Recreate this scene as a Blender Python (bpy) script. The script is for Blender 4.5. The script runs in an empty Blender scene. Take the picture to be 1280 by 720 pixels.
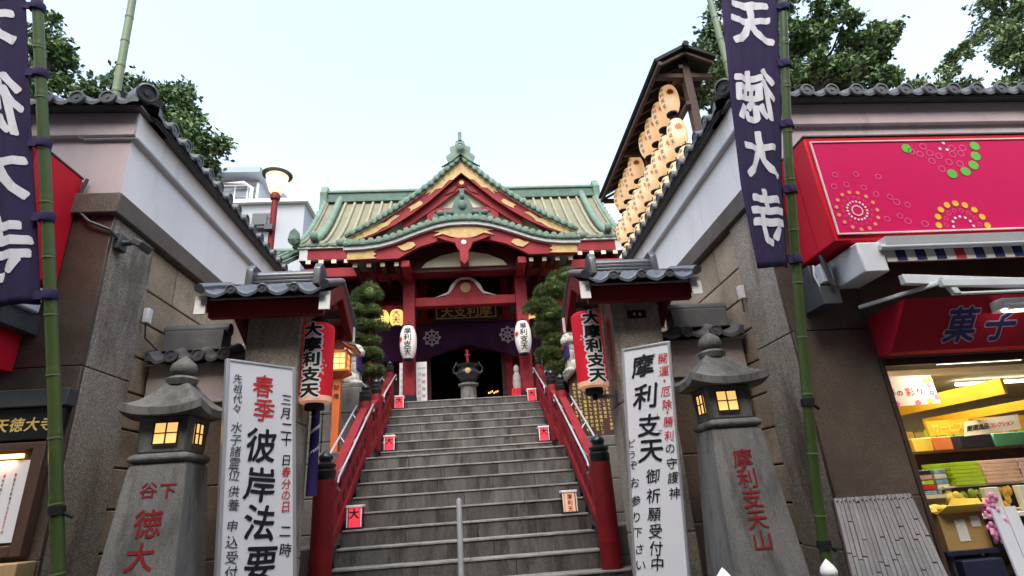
import bpy, math, random
from mathutils import Vector, Matrix
random.seed(7)
rad = math.radians
S = bpy.context.scene
COL = S.collection

# ---------------------------------------------------------------- camera, sky, sun, exposure
cam = bpy.data.cameras.new('camera'); cam.lens = 19.4160; cam.sensor_width = 36; cam.clip_end = 600; cam.clip_start = .02
co = bpy.data.objects.new('camera', cam); COL.objects.link(co); S.camera = co
cR, cU, cF = Vector((0.9958577, -0.0625046, -0.0660349)), Vector((0.0389862, -0.3625779, 0.9311377)), Vector((0.0821432, 0.9298551, 0.3586392))
co.matrix_world = Matrix(((cR.x, cU.x, -cF.x, 0), (cR.y, cU.y, -cF.y, 0), (cR.z, cU.z, -cF.z, 1.5), (0, 0, 0, 1)))
W = bpy.data.worlds.new('World'); S.world = W; W.use_nodes = True
nt = W.node_tree; bg = nt.nodes['Background']
sky = nt.nodes.new('ShaderNodeTexSky'); sky.sky_type = 'NISHITA'; sky.sun_disc = False
SUN_EL, SUN_AZ = rad(54), rad(186)
sky.sun_elevation = SUN_EL; sky.sun_rotation = SUN_AZ
sky.air_density = 1.6; sky.dust_density = 3.0; sky.ozone_density = 1.5
hs = nt.nodes.new('ShaderNodeHueSaturation'); hs.inputs['Saturation'].default_value = .72
nt.links.new(sky.outputs[0], hs.inputs['Color']); nt.links.new(hs.outputs[0], bg.inputs['Color'])
bg.inputs['Strength'].default_value = .12
sl = bpy.data.lights.new('sun', 'SUN'); sl.energy = .6; sl.angle = rad(40); sl.color = (1, .96, .9)
so = bpy.data.objects.new('sun', sl); COL.objects.link(so)
sd = Vector((math.sin(SUN_AZ)*math.cos(SUN_EL), math.cos(SUN_AZ)*math.cos(SUN_EL), math.sin(SUN_EL)))
so.rotation_euler = sd.to_track_quat('Z', 'Y').to_euler()
S.view_settings.view_transform = 'Standard'; S.view_settings.look = 'None'
S.view_settings.exposure = 2.0; S.view_settings.gamma = 1.0; S.view_settings.use_curve_mapping = False

# ---------------------------------------------------------------- materials
MATS = {}
def mat(name, col, rough=.6, var=.18, scale=3., bump=.0, bscale=60., metal=0., speck=None, emit=0., emitcol=None, spec=.25, island=0., stain=None, stretch=None, coat=0.):
    m = bpy.data.materials.new(name); m.use_nodes = True; MATS[name] = m
    N = m.node_tree.nodes; L = m.node_tree.links; b = N['Principled BSDF']
    b.inputs['Roughness'].default_value = rough; b.inputs['Metallic'].default_value = metal
    b.inputs['Specular IOR Level'].default_value = spec
    if coat: b.inputs['Coat Weight'].default_value = coat; b.inputs['Coat Roughness'].default_value = .15
    tc = N.new('ShaderNodeTexCoord'); src = tc.outputs['Object']
    if stretch:
        mp = N.new('ShaderNodeMapping'); mp.inputs['Scale'].default_value = stretch; L.new(src, mp.inputs[0]); src = mp.outputs[0]
    n = N.new('ShaderNodeTexNoise'); n.inputs['Scale'].default_value = scale; n.inputs['Detail'].default_value = 6; n.inputs['Roughness'].default_value = .65
    L.new(src, n.inputs['Vector'])
    r = N.new('ShaderNodeMapRange'); r.inputs[1].default_value = .25; r.inputs[2].default_value = .75
    r.inputs[3].default_value = 1-var; r.inputs[4].default_value = 1+var
    L.new(n.outputs['Fac'], r.inputs[0])
    mx = N.new('ShaderNodeMix'); mx.data_type = 'RGBA'; mx.blend_type = 'MULTIPLY'; mx.inputs['Factor'].default_value = 1
    mx.inputs['A'].default_value = (*col, 1); L.new(r.outputs[0], mx.inputs['B']); out = mx.outputs['Result']
    if speck:
        v = N.new('ShaderNodeTexNoise'); v.inputs['Scale'].default_value = speck[1]; v.inputs['Detail'].default_value = 2
        L.new(tc.outputs['Object'], v.inputs['Vector'])
        rr = N.new('ShaderNodeMapRange'); rr.inputs[1].default_value = .42; rr.inputs[2].default_value = .58
        rr.inputs[3].default_value = 1-speck[0]; rr.inputs[4].default_value = 1+speck[0]; L.new(v.outputs['Fac'], rr.inputs[0])
        m2 = N.new('ShaderNodeMix'); m2.data_type = 'RGBA'; m2.blend_type = 'MULTIPLY'; m2.inputs['Factor'].default_value = 1
        L.new(out, m2.inputs['A']); L.new(rr.outputs[0], m2.inputs['B']); out = m2.outputs['Result']
    if stain:   # (colour, scale, threshold, amount)  blotches of dirt or moss
        v = N.new('ShaderNodeTexNoise'); v.inputs['Scale'].default_value = stain[1]; v.inputs['Detail'].default_value = 8; v.inputs['Roughness'].default_value = .7
        L.new(src, v.inputs['Vector'])
        rr = N.new('ShaderNodeMapRange'); rr.inputs[1].default_value = stain[2]; rr.inputs[2].default_value = stain[2]+.14
        rr.inputs[3].default_value = 0; rr.inputs[4].default_value = stain[3]; L.new(v.outputs['Fac'], rr.inputs[0])
        m3 = N.new('ShaderNodeMix'); m3.data_type = 'RGBA'; L.new(rr.outputs[0], m3.inputs['Factor'])
        L.new(out, m3.inputs['A']); m3.inputs['B'].default_value = (*stain[0], 1); out = m3.outputs['Result']
    if island:
        g = N.new('ShaderNodeNewGeometry'); rr = N.new('ShaderNodeMapRange'); rr.inputs[3].default_value = 1-island; rr.inputs[4].default_value = 1+island
        L.new(g.outputs['Random Per Island'], rr.inputs[0])
        m4 = N.new('ShaderNodeMix'); m4.data_type = 'RGBA'; m4.blend_type = 'MULTIPLY'; m4.inputs['Factor'].default_value = 1
        L.new(out, m4.inputs['A']); L.new(rr.outputs[0], m4.inputs['B']); out = m4.outputs['Result']
    L.new(out, b.inputs['Base Color'])
    if bump:
        bn = N.new('ShaderNodeTexNoise'); bn.inputs['Scale'].default_value = bscale; bn.inputs['Detail'].default_value = 4; L.new(src, bn.inputs['Vector'])
        bp = N.new('ShaderNodeBump'); bp.inputs['Strength'].default_value = bump; bp.inputs['Distance'].default_value = .02
        L.new(bn.outputs['Fac'], bp.inputs['Height']); L.new(bp.outputs[0], b.inputs['Normal'])
    if emit:
        emit *= .32; b.inputs['Emission Color'].default_value = (*(emitcol or col), 1); b.inputs['Emission Strength'].default_value = emit
    return m

mat('asphalt', (.06,.06,.06), .9, bump=.3, bscale=150)
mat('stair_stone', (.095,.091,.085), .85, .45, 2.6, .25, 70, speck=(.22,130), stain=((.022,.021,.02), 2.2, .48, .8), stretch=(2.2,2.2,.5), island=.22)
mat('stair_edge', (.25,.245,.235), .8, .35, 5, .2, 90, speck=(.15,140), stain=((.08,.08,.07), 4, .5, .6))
mat('terrace_stone', (.16,.155,.145), .8, .25, 2, .3, 50, speck=(.2,100))
mat('dark_granite', (.1,.073,.056), .35, .3, 2.2, .05, 80, speck=(.3,150), spec=.5, stain=((.05,.038,.032), 1.3, .5, .6))
mat('rough_granite', (.35,.30,.24), .85, .2, 1.2, .5, 120, speck=(.3,95), stain=((.1,.085,.07), 1.6, .48, .75), stretch=(1.3,1.3,.45))
mat('block_stone', (.42,.325,.225), .85, .28, 1.8, .4, 60, speck=(.2,110), island=.14, stain=((.12,.085,.06), 1.6, .52, .5))
mat('beam_granite', (.13,.108,.088), .7, .35, 2, .3, 80, speck=(.25,120), stain=((.32,.28,.22), 3.5, .6, .5))
mat('joint_dark', (.035,.03,.027), .9)
mat('white_plaster', (.88,.84,.82), .85, .08, .9, .06, 40, stain=((.48,.45,.43), 2.4, .56, .38), stretch=(1.6,1.6,.22))
mat('pink_tint_plaster', (.56,.465,.47), .85, .12, 1.2, .06, 40, stain=((.26,.22,.21), 2.6, .55, .45), stretch=(1.6,1.6,.3))  # red bounce from the sign boxes is put into this plaster's colour
mat('low_plaster', (.46,.385,.36), .85, .14, 1.6, .08, 40, stain=((.27,.22,.2), 3, .56, .5))
mat('trim_plaster', (.5,.49,.5), .8, .1, 1.5)
mat('roof_tile', (.085,.086,.09), .45, .35, 4, .12, 50, spec=.5, stain=((.2,.19,.17), 7, .56, .5))
mat('silver_tile', (.075,.08,.088), .25, .25, 3, .05, 40, spec=.7, stain=((.16,.15,.14), 6, .6, .4))
mat('green_copper', (.125,.19,.145), .55, .3, 4, .15, 40, stain=((.1,.13,.075), 5, .52, .6))
mat('green_dark', (.075,.12,.095), .6, .35, 5, .15, 40)
mat('tan_rib', (.255,.24,.165), .5, .15, 3, .1, 40); mat('tan_copper', (.175,.165,.105), .5, .2, 3, .1, 40, stain=((.19,.22,.14), 4, .6, .4))
mat('red_lacquer', (.19,.01,.014), .55, .3, 3, .04, 40, spec=.25)
mat('temple_red', (.23,.014,.02), .6, .32, 3, .04, 40)
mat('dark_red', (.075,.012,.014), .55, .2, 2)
mat('vermilion', (.5,.06,.02), .5, .15, 3)
mat('orange_wood', (.56,.135,.035), .55, .18, 5, .05, 40, stretch=(1,1,.15))
mat('gold', (.43,.285,.12), .5, .3, 9, .2, 60, metal=.1)
mat('gold_paint', (.75,.55,.18), .4, .1)
mat('cream_plaster', (.62,.57,.42), .8, .08, 2)
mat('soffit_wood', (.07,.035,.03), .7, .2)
mat('white_paint', (.78,.77,.74), .6, .06, 4)
mat('grey_strip', (.48,.48,.47), .6, .1, 4)
mat('black_gloss', (.012,.013,.014), .3, .2, 4, spec=.6)
mat('black_matt', (.013,.013,.014), .7, .2)
mat('steel', (.5,.53,.57), .35, .08, 8, metal=.35, spec=.6)
mat('dark_steel', (.085,.09,.095), .5, .2, 5, metal=.4)
mat('lantern_stone', (.155,.15,.142), .88, .3, 1.8, .35, 90, speck=(.13,150), stain=((.055,.056,.045), 2.4, .48, .75), stretch=(2.2,2.2,.6))
mat('red_ink', (.2,.012,.016), .7, .2, 12)
mat('black_ink', (.012,.012,.013), .6, .1)
mat('grey_ink', (.05,.05,.055), .6, .25, 15)
mat('red_print', (.55,.03,.03), .6, .1)
mat('paper_white', (.76,.76,.79), .3, .05, 2, .1, 5, spec=.5, coat=.3)
mat('alu_frame', (.5,.5,.52), .4, .1, metal=.6)
mat('purple_cloth', (.032,.022,.072), .9, .22, 3, .25, 120)
mat('curtain_purple', (.052,.013,.064), .85, .15, 3)
mat('white_cloth', (.74,.73,.78), .9, .06)
mat('bamboo', (.052,.085,.022), .42, .3, 2.5, .05, 30, stain=((.2,.2,.09), 3, .6, .5), stretch=(1,1,.3))
mat('bamboo_pale', (.15,.2,.11), .5, .25, 2.5, stretch=(1,1,.3))
mat('bamboo_ring', (.13,.145,.075), .6, .2)
mat('sign_red', (.62,.012,.03), .5, .06, 1.5, spec=.15)
mat('awning_red', (.42,.006,.03), .8, .12, 3, .1, 90)
mat('sign_pink', (.60,.008,.10), .45, .05, 1.5, spec=.15)
mat('sign_line', (.72,.6,.58), .5)
mat('dot_pink', (.72,.14,.3), .5); mat('dot_green', (.13,.5,.06), .5); mat('dot_yellow', (.8,.5,.04), .5); mat('dot_orange', (.8,.28,.12), .5); mat('dot_white', (.8,.74,.76), .5)
mat('navy_print', (.03,.03,.16), .6)
mat('outline_print', (.6,.42,.5), .6)
mat('white_enamel', (.62,.64,.66), .4, .12, 4, stain=((.35,.33,.3), 5, .6, .5))
mat('stripe_navy', (.02,.03,.12), .8); mat('stripe_red', (.5,.03,.05), .8)
mat('red_paper', (.62,.012,.03), .6, .1, 6, emit=.16, emitcol=(.8,.02,.03))
mat('peach_paper', (.85,.45,.28), .7, .05, emit=.25)
mat('blossom', (.75,.45,.42), .7, .1)
mat('lantern_paper', (.80,.62,.42), .75, .08, 5, .05, 40, emit=.42, emitcol=(1,.58,.26))
mat('white_paper_lantern', (.72,.66,.62), .75, .08, 5, emit=.05)
mat('yellow_paper_lantern', (.85,.55,.2), .75, .08, 5, emit=.9, emitcol=(1,.55,.15))
mat('emblem_orange', (.75,.2,.08), .7)
mat('emblem_white', (.42,.38,.45), .7)
mat('lit_window', (.8,.5,.2), .6, .3, 8, emit=.85, emitcol=(1,.56,.16))
mat('lit_globe', (.75,.6,.42), .5, .05, emit=1.15, emitcol=(1,.74,.42))
mat('lit_tube', (.95,.95,.9), .5, .02, emit=5, emitcol=(1,.93,.8))
mat('lit_strip', (.95,.7,.4), .5, .02, emit=2.5, emitcol=(1,.55,.22))
mat('lit_red', (.55,.03,.05), .5, .25, 14, emit=.55, emitcol=(1,.06,.1))
mat('flame', (1,.4,.05), .5, .05, emit=5, emitcol=(1,.3,.05))
mat('pine_needles', (.1,.14,.045), .75, .35, 4, island=.5)
mat('leaves', (.1,.155,.06), .55, .3, 1.2, island=.6)
mat('leaves_pale', (.13,.18,.075), .55, .3, 1.2, island=.5)
mat('bark', (.07,.055,.045), .9, .3, 6, .5, 40, stretch=(1,1,.3))
mat('dark_wood', (.06,.032,.024), .6, .3, 4, .15, 60, stretch=(1,1,.2))
mat('pale_wood', (.38,.26,.13), .6, .25, 3, .1, 50, stretch=(4,1,1)); mat('brown_wood', (.075,.042,.03), .5, .3, 4, .15, 60, stretch=(1,1,.2))
mat('grey_wood', (.19,.18,.178), .8, .2, 3, .2, 70, island=.12, stain=((.16,.15,.15), 4, .55, .4))
mat('house_white', (.33,.345,.375), .7, .05, 1); mat('house_grey', (.3,.34,.38), .7, .08, 1); mat('glass_dark', (.08,.1,.12), .1, .1, spec=.8)
mat('shop_wall', (.62,.55,.38), .8, .08); mat('shop_ceiling', (.68,.62,.47), .8, .05); mat('shop_yellow', (.68,.4,.035), .6, .15, 3)
mat('shop_floor', (.25,.22,.18), .6)
mat('lime_box', (.42,.62,.03), .5, .12, 9, island=.15, stain=((.75,.75,.5), 16, .6, .8)); mat('pink_box', (.75,.48,.36), .5, .12, 12, island=.08, stain=((.8,.7,.6), 16, .55, .8)); mat('pale_pink_box', (.8,.55,.52), .5, .1, 12)
mat('white_card', (.72,.7,.62), .5, .08, 10); mat('cardboard', (.42,.27,.1), .8, .12, 4, stretch=(1,1,4)); mat('yellow_card', (.78,.58,.1), .6, .15, stain=((.75,.3,.05), 15, .58, .7))
mat('amber_snack', (.55,.33,.06), .4, .5, 35, island=.3); mat('green_snack', (.2,.3,.05), .4, .5, 35, island=.3); mat('blue_pack', (.25,.45,.6), .35, .5, 25, island=.3, stain=((.8,.8,.78), 17, .53, .9)); mat('pink_pack', (.7,.35,.45), .4, .3, 25, island=.3, stain=((.8,.78,.6), 17, .53, .9))
mat('blossom_pink', (.75,.28,.5), .7, .3, 20, island=.3)
mat('tag_red', (.6,.02,.04), .5); mat('banner_pink', (.78,.62,.6), .6, .06); mat('teal_print', (.08,.3,.22), .6)
mat('crate_navy', (.02,.022,.05), .5); mat('panel_white', (.66,.68,.74), .5, .05)
mat('wrap_purple', (.03,.016,.1), .8); mat('statue_stone', (.42,.4,.37), .9, .25, 9, .4, 60, stain=((.15,.14,.12), 12, .5, .6))
mat('interior_dark', (.02,.015,.013), .8)
mat('poster_print', (.5,.58,.66), .5, .35, 25, stretch=(1,1,3)); mat('poster_pink', (.6,.3,.4), .5, .3, 25)
mat('blue_tile', (.1,.14,.19), .3)

# ---------------------------------------------------------------- mesh builder
class MB:
    def __init__(s): s.V = []; s.F = []; s.sm = []
    def add(s, V, F, smooth=False, M=None):
        o = len(s.V)
        if M is not None: V = [M @ Vector(v) for v in V]
        s.V += [tuple(v) for v in V]; s.F += [tuple(i+o for i in f) for f in F]; s.sm += [smooth]*len(F); return s
    def box(s, x0, x1, y0, y1, z0, z1, M=None):
        V = [(x, y, z) for x in (x0, x1) for y in (y0, y1) for z in (z0, z1)]
        return s.add(V, [(0,1,3,2), (4,6,7,5), (0,4,5,1), (2,3,7,6), (0,2,6,4), (1,5,7,3)], False, M)
    def prism(s, poly, axis, a, b, M=None, smooth=False):
        """poly of 2-D points in the other two axes (x: (y,z), y: (x,z), z: (x,y)), swept from a to b"""
        def p(q, t): return (t, q[0], q[1]) if axis == 'x' else (q[0], t, q[1]) if axis == 'y' else (q[0], q[1], t)
        n = len(poly); V = [p(q, a) for q in poly]+[p(q, b) for q in poly]
        F = [(i, (i+1) % n, n+(i+1) % n, n+i) for i in range(n)]+[tuple(range(n))[::-1], tuple(range(n, 2*n))]
        return s.add(V, F, smooth, M)
    def strip(s, top, bot, y0, y1, M=None):
        """closed band between two x-z polylines of equal count, from y0 to y1"""
        n = len(top); V = [(x, y0, z) for x, z in top]+[(x, y0, z) for x, z in bot]+[(x, y1, z) for x, z in top]+[(x, y1, z) for x, z in bot]; F = []
        for i in range(n-1):
            F += [(n+i, n+i+1, i+1, i), (2*n+i, 2*n+i+1, 3*n+i+1, 3*n+i), (i, i+1, 2*n+i+1, 2*n+i), (n+i+1, n+i, 3*n+i, 3*n+i+1)]
        F += [(0, 2*n, 3*n, n), (n-1, 2*n-1, 4*n-1, 3*n-1)]
        return s.add(V, F, False, M)
    def tube(s, pts, r, n=10, caps=True, M=None):
        P = [Vector(p) for p in pts]; R = r if isinstance(r, (list, tuple)) else [r]*len(P); V = []; F = []
        ref = Vector((0, 0, 1)) if abs((P[-1]-P[0]).normalized().z) < .9 else Vector((1, 0, 0))
        for i, p in enumerate(P):
            t = (P[min(i+1, len(P)-1)]-P[max(i-1, 0)]).normalized(); a = t.cross(ref).normalized(); b = t.cross(a)
            V += [p+R[i]*(math.cos(2*math.pi*k/n)*a+math.sin(2*math.pi*k/n)*b) for k in range(n)]
        for i in range(len(P)-1):
            F += [(i*n+k, i*n+(k+1) % n, (i+1)*n+(k+1) % n, (i+1)*n+k) for k in range(n)]
        if caps: F += [tuple(range(n)), tuple(range((len(P)-1)*n, len(P)*n))[::-1]]
        return s.add(V, F, True, M)
    def lathe(s, prof, c=(0, 0, 0), n=20, M=None, sx=1., sy=1.):
        V = []; F = []; m = len(prof)
        for r, z in prof: V += [(c[0]+sx*r*math.cos(2*math.pi*k/n), c[1]+sy*r*math.sin(2*math.pi*k/n), c[2]+z) for k in range(n)]
        for i in range(m-1): F += [(i*n+k, i*n+(k+1) % n, (i+1)*n+(k+1) % n, (i+1)*n+k) for k in range(n)]
        F += [tuple(range(n))[::-1], tuple(range((m-1)*n, m*n))]
        return s.add(V, F, True, M)
    def square_lathe(s, prof, c=(0, 0, 0), M=None):
        """stack of squares: half widths (hx, hy) at heights"""
        V = []; F = []; m = len(prof)
        for hx, hy, z in prof: V += [(c[0]+a*hx, c[1]+b*hy, c[2]+z) for a, b in ((-1,-1), (1,-1), (1,1), (-1,1))]
        for i in range(m-1): F += [(i*4+k, i*4+(k+1) % 4, (i+1)*4+(k+1) % 4, (i+1)*4+k) for k in range(4)]
        F += [(3,2,1,0), tuple(range((m-1)*4, m*4))]
        return s.add(V, F, False, M)
    def ball(s, c, r, n=12, M=None):
        rx, ry, rz = r if isinstance(r, (tuple, list)) else (r, r, r)
        prof = [(max(math.sin(math.pi*i/n), .001), -math.cos(math.pi*i/n)) for i in range(n+1)]
        V = []; F = []; m = n+1
        for a, z in prof: V += [(c[0]+rx*a*math.cos(2*math.pi*k/n), c[1]+ry*a*math.sin(2*math.pi*k/n), c[2]+rz*z) for k in range(n)]
        for i in range(m-1): F += [(i*n+k, i*n+(k+1) % n, (i+1)*n+(k+1) % n, (i+1)*n+k) for k in range(n)]
        return s.add(V, F, True, M)
    def grid(s, fn, nu, nv, smooth=True, M=None):
        V = [fn(i/nu, j/nv) for j in range(nv+1) for i in range(nu+1)]; w = nu+1
        return s.add(V, [(j*w+i, j*w+i+1, (j+1)*w+i+1, (j+1)*w+i) for j in range(nv) for i in range(nu)], smooth, M)
    def slab(s, corners, t, M=None):
        """four corners (counter-clockwise seen from outside) given thickness t away from their normal"""
        C = [Vector(c) for c in corners]; nrm = (C[1]-C[0]).cross(C[3]-C[0]).normalized(); V = C+[c-nrm*t for c in C]
        return s.add(V, [(0,1,2,3), (7,6,5,4), (0,4,5,1), (1,5,6,2), (2,6,7,3), (3,7,4,0)], False, M)
    def islands(s):
        par = list(range(len(s.V)))
        def find(i):
            while par[i] != i: par[i] = par[par[i]]; i = par[i]
            return i
        for f in s.F:
            for i in f[1:]: par[find(i)] = find(f[0])
        out = {}
        for f, sm in zip(s.F, s.sm):
            mb = out.setdefault(find(f[0]), (MB(), {})); ix = mb[1]
            for i in f:
                if i not in ix: ix[i] = len(mb[0].V); mb[0].V.append(s.V[i])
            mb[0].F.append(tuple(ix[i] for i in f)); mb[0].sm.append(sm)
        return [v[0] for v in out.values()]
    def build_each(s, name, m, parent=None, **k): return [q.build(name, m, parent, **k) for q in s.islands()]
    def build(s, name, m, parent=None, bevel=0, sharp=40, solid=0):
        me = bpy.data.meshes.new(name); o = ORG(parent)
        me.from_pydata([(v[0]-o[0], v[1]-o[1], v[2]-o[2]) for v in s.V], [], s.F); me.update()
        me.polygons.foreach_set('use_smooth', s.sm); me.set_sharp_from_angle(angle=rad(sharp))
        me.materials.append(MATS[m] if isinstance(m, str) else m)
        ob = bpy.data.objects.new(name, me); COL.objects.link(ob)
        if parent is not None: ob.parent = parent
        if solid:
            md = ob.modifiers.new('thickness', 'SOLIDIFY'); md.thickness = solid; md.offset = 0
        if bevel:
            md = ob.modifiers.new('bevel', 'BEVEL'); md.width = bevel; md.segments = 2; md.limit_method = 'ANGLE'; md.angle_limit = rad(35)
        return ob
ORIG = {}
def ORG(p):
    while p is not None:
        if p.name in ORIG: return ORIG[p.name]
        p = p.parent
    return (0, 0, 0)
def tag(o, label, cat, group=None):
    o['label'] = label; o['category'] = cat
    if group: o['group'] = group
    return o
def thing(name, loc, label, cat, group=None):
    o = bpy.data.objects.new(name, None); o.empty_display_size = .2; COL.objects.link(o); o.location = loc; ORIG[o.name] = tuple(loc)
    return tag(o, label, cat, group)
def struct(mb, name, m, **k):
    o = mb.build(name, m, **k); o['kind'] = 'structure'; return o
def kids(o): return [c for c in bpy.data.objects if c.parent == o]
def copy_tree(o, parent=None):
    c = o.copy(); COL.objects.link(c)
    if parent is not None: c.parent = parent
    for ch in kids(o): copy_tree(ch, c)
    return c
def dup(o, loc, label, rz=None):
    c = copy_tree(o); c.location = loc; c['label'] = label
    if rz is not None: c.rotation_euler.z = rz
    return c

# ---------------------------------------------------------------- lettering
GL = {}
def glyph(ch, bold=0.):
    k = (ch, bold)
    if k not in GL:
        cu = bpy.data.curves.new('glyph', 'FONT'); cu.body = ch; cu.size = 1; cu.offset = bold; cu.resolution_u = 3
        o = bpy.data.objects.new('glyph', cu); COL.objects.link(o)
        me = bpy.data.meshes.new_from_object(o.evaluated_get(bpy.context.evaluated_depsgraph_get()))
        V = [(v.co.x, v.co.y) for v in me.vertices]; F = [tuple(p.vertices) for p in me.polygons]
        bpy.data.objects.remove(o); bpy.data.curves.remove(cu); bpy.data.meshes.remove(me)
        xs = [v[0] for v in V] or [0]; ys = [v[1] for v in V] or [0]
        if ord(ch) > 0x2fff: cx, cy = .5, .38
        else: cx, cy = (min(xs)+max(xs))/2, (min(ys)+max(ys))/2
        GL[k] = ([(x-cx, y-cy) for x, y in V], F)
    return GL[k]
def letters(name, items, fn, m, parent, cut=0., mirror=False, brush=0.):
    """items: (char, u, v, size[, bold[, width factor[, slant]]]); fn maps the sign's (u, v) to a point"""
    import bmesh
    bm = bmesh.new()
    for it in items:
        ch, u, v, sz = it[:4]; bold = it[4] if len(it) > 4 else 0.; wf = it[5] if len(it) > 5 else 1.; sl_ = it[6] if len(it) > 6 else 0.
        V, F = glyph(ch); ph = random.uniform(0, 6.3)
        nb = 1 if bold < .004 else 4 if bold < .03 else 8 if bold < .05 else 12
        for ib in range(nb):
          vs = []; dx = bold*math.cos(2*math.pi*ib/nb+.4) if nb > 1 else 0; dy = bold*math.sin(2*math.pi*ib/nb+.4) if nb > 1 else 0
          for x, y in V:
            x += dx; y += dy
            if brush: x, y = x+brush*math.sin(7*y+ph)+brush*.6*math.sin(17*y+3*x+ph), y+brush*math.sin(6*x+ph*2)+.1*brush*8*x
            x = x*wf+sl_*y
            if mirror: x = -x
            vs.append(bm.verts.new((u+x*sz, v+y*sz, ib*.00012)))
          for f in F:
            try: bm.faces.new([vs[i] for i in f])
            except ValueError: pass
    if cut:
        for ax in (0, 1):
            lo = min(v.co[ax] for v in bm.verts); hi = max(v.co[ax] for v in bm.verts); t = lo+cut
            while t < hi:
                c = Vector((0, 0, 0)); c[ax] = t; nn = Vector((0, 0, 0)); nn[ax] = 1
                bmesh.ops.bisect_plane(bm, geom=bm.verts[:]+bm.edges[:]+bm.faces[:], plane_co=c, plane_no=nn); t += cut
    o = ORG(parent)
    for v in bm.verts: q = v.co.z; v.co = Vector(fn(v.co.x, v.co.y))-Vector(o)-Vector((0, q, 0))
    bmesh.ops.recalc_face_normals(bm, faces=bm.faces[:])
    me = bpy.data.meshes.new(name); bm.to_mesh(me); bm.free(); me.materials.append(MATS[m])
    ob = bpy.data.objects.new(name, me); COL.objects.link(ob)
    if parent is not None: ob.parent = parent
    return ob
def column(text, u, v0, dv, size, bold=0., wf=1., sl_=0., jit=0.):
    out = []
    for i, ch in enumerate(text):
        if ch not in ' 　': out.append((ch, u+random.uniform(-jit, jit), v0-i*dv, size*(1+random.uniform(-jit, jit)*2), bold, wf, sl_))
    return out

# ---------------------------------------------------------------- roof tiles
def tile_sheet(mb, Wd, run, z0, z1, pitch, r, dip=.03, course=.22, t=.035, M=None, disc=True, phase=.5):
    """rolls and pans: x along the eave 0..Wd, y up the slope 0..run, heights z0..z1; a round end tile on each roll"""
    N = max(1, round(Wd/pitch)); p = Wd/N; us = []
    for k in range(N):
        for q in range(14): us.append((k+q/14)*p)
    us.append(Wd)
    def h(u):
        q = ((u/p+phase) % 1.)*p; q = q-p/2      # roll centred at q=0
        if abs(q) < r: return math.sqrt(max(r*r-q*q, 0))*.9
        w = (abs(q)-r)/(p/2-r); return -dip*math.sin(w*math.pi/2)
    rows = []; nc = max(1, round(run/course))
    for c in range(nc):
        for e in (0, .96):
            v = (c+e)/nc; rows.append((v*run, z0+(z1-z0)*v+(.014 if e == 0 else 0)))
    V = []; F = []; n = len(us)
    V += [(u, rows[0][0], rows[0][1]+min(h(u), .0)-t) for u in us]
    for y, z in rows: V += [(u, y, z+h(u)) for u in us]
    for j in range(len(rows)): F += [(j*n+i, j*n+i+1, (j+1)*n+i+1, (j+1)*n+i) for i in range(n-1)]
    o = len(V); V += [(0, rows[0][0], z0-dip-t), (Wd, rows[0][0], z0-dip-t), (Wd, run, z1-dip-t), (0, run, z1-dip-t)]; F.append((o+3, o+2, o+1, o))
    mb.add(V, F, True, M)
    if disc:
        for k in range(N):
            c = (k+((.5-phase) % 1.))*p
            if c < .02: continue
            Q = (M or Matrix()) @ Matrix.Translation((c, -.012, z0+r*.25)) @ Matrix.Rotation(rad(90), 4, 'X')
            mb.lathe([(r*1.12, -.03), (r*1.12, .012), (r*.85, .014), (r*.82, .004), (r*.3, .004), (r*.25, .012), (.001, .012)], n=14, M=Q)
def Tm(x, y, z, rz=0): return Matrix.Translation((x, y, z)) @ Matrix.Rotation(rad(rz), 4, 'Z')

# ================================================================ SETTING
XL, XR, YF = -2.98, 2.77, 4.4
g = MB(); g.add([(-300,-300,0),(300,-300,0),(300,300,0),(-300,300,0)], [(0,1,2,3)]); struct(g, 'street', 'asphalt')
fb = MB(); fb.box(-26, 26, -12, -4.2, 0, 12); fo = fb.build('shade_building', 'dark_granite'); tag(fo, 'unseen dark building added across the street to shade the walls and stairs', 'building')  # unseen block added behind the camera to shade lower walls and steps
# steps: four wide ones, a flight of eight, a landing, a flight of seven, the temple terrace
T1, T2, RS = .2777, .2744, .188
st = MB()
def step(x0, x1, y0, y1, z0, z1):
    st.box(x0, x1, y0+.05, y1, z0, z1-.021)
    n = random.choice((3, 4, 5)); cuts = [x0]+[x0+(x1-x0)*(i+random.uniform(-.2, .2))/n for i in range(1, n)]+[x1]
    for a, b in zip(cuts, cuts[1:]): st.box(a+.0015, b-.0015, y0+random.uniform(0, .003), y0+.048, z1-.2, z1-.021)
for k in range(4): step(-2.9, 2.7, 5.69+k*T1, 5.69+(k+1)*T1+(0 if k < 3 else .02), 0, .184*(k+1))
for k in range(8):
    y = 6.796+k*T1; step(-1.62, 1.43, y, 6.796+(k+1)*T1 if k < 7 else 9.994, 0, .923+RS*k)
for k in range(7):
    y = 9.994+k*T2; step(-1.62, 1.43, y, y+T2, 0, 2.427+RS*k)
struct(st, 'stone_steps', 'stair_stone', bevel=.006)
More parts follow.
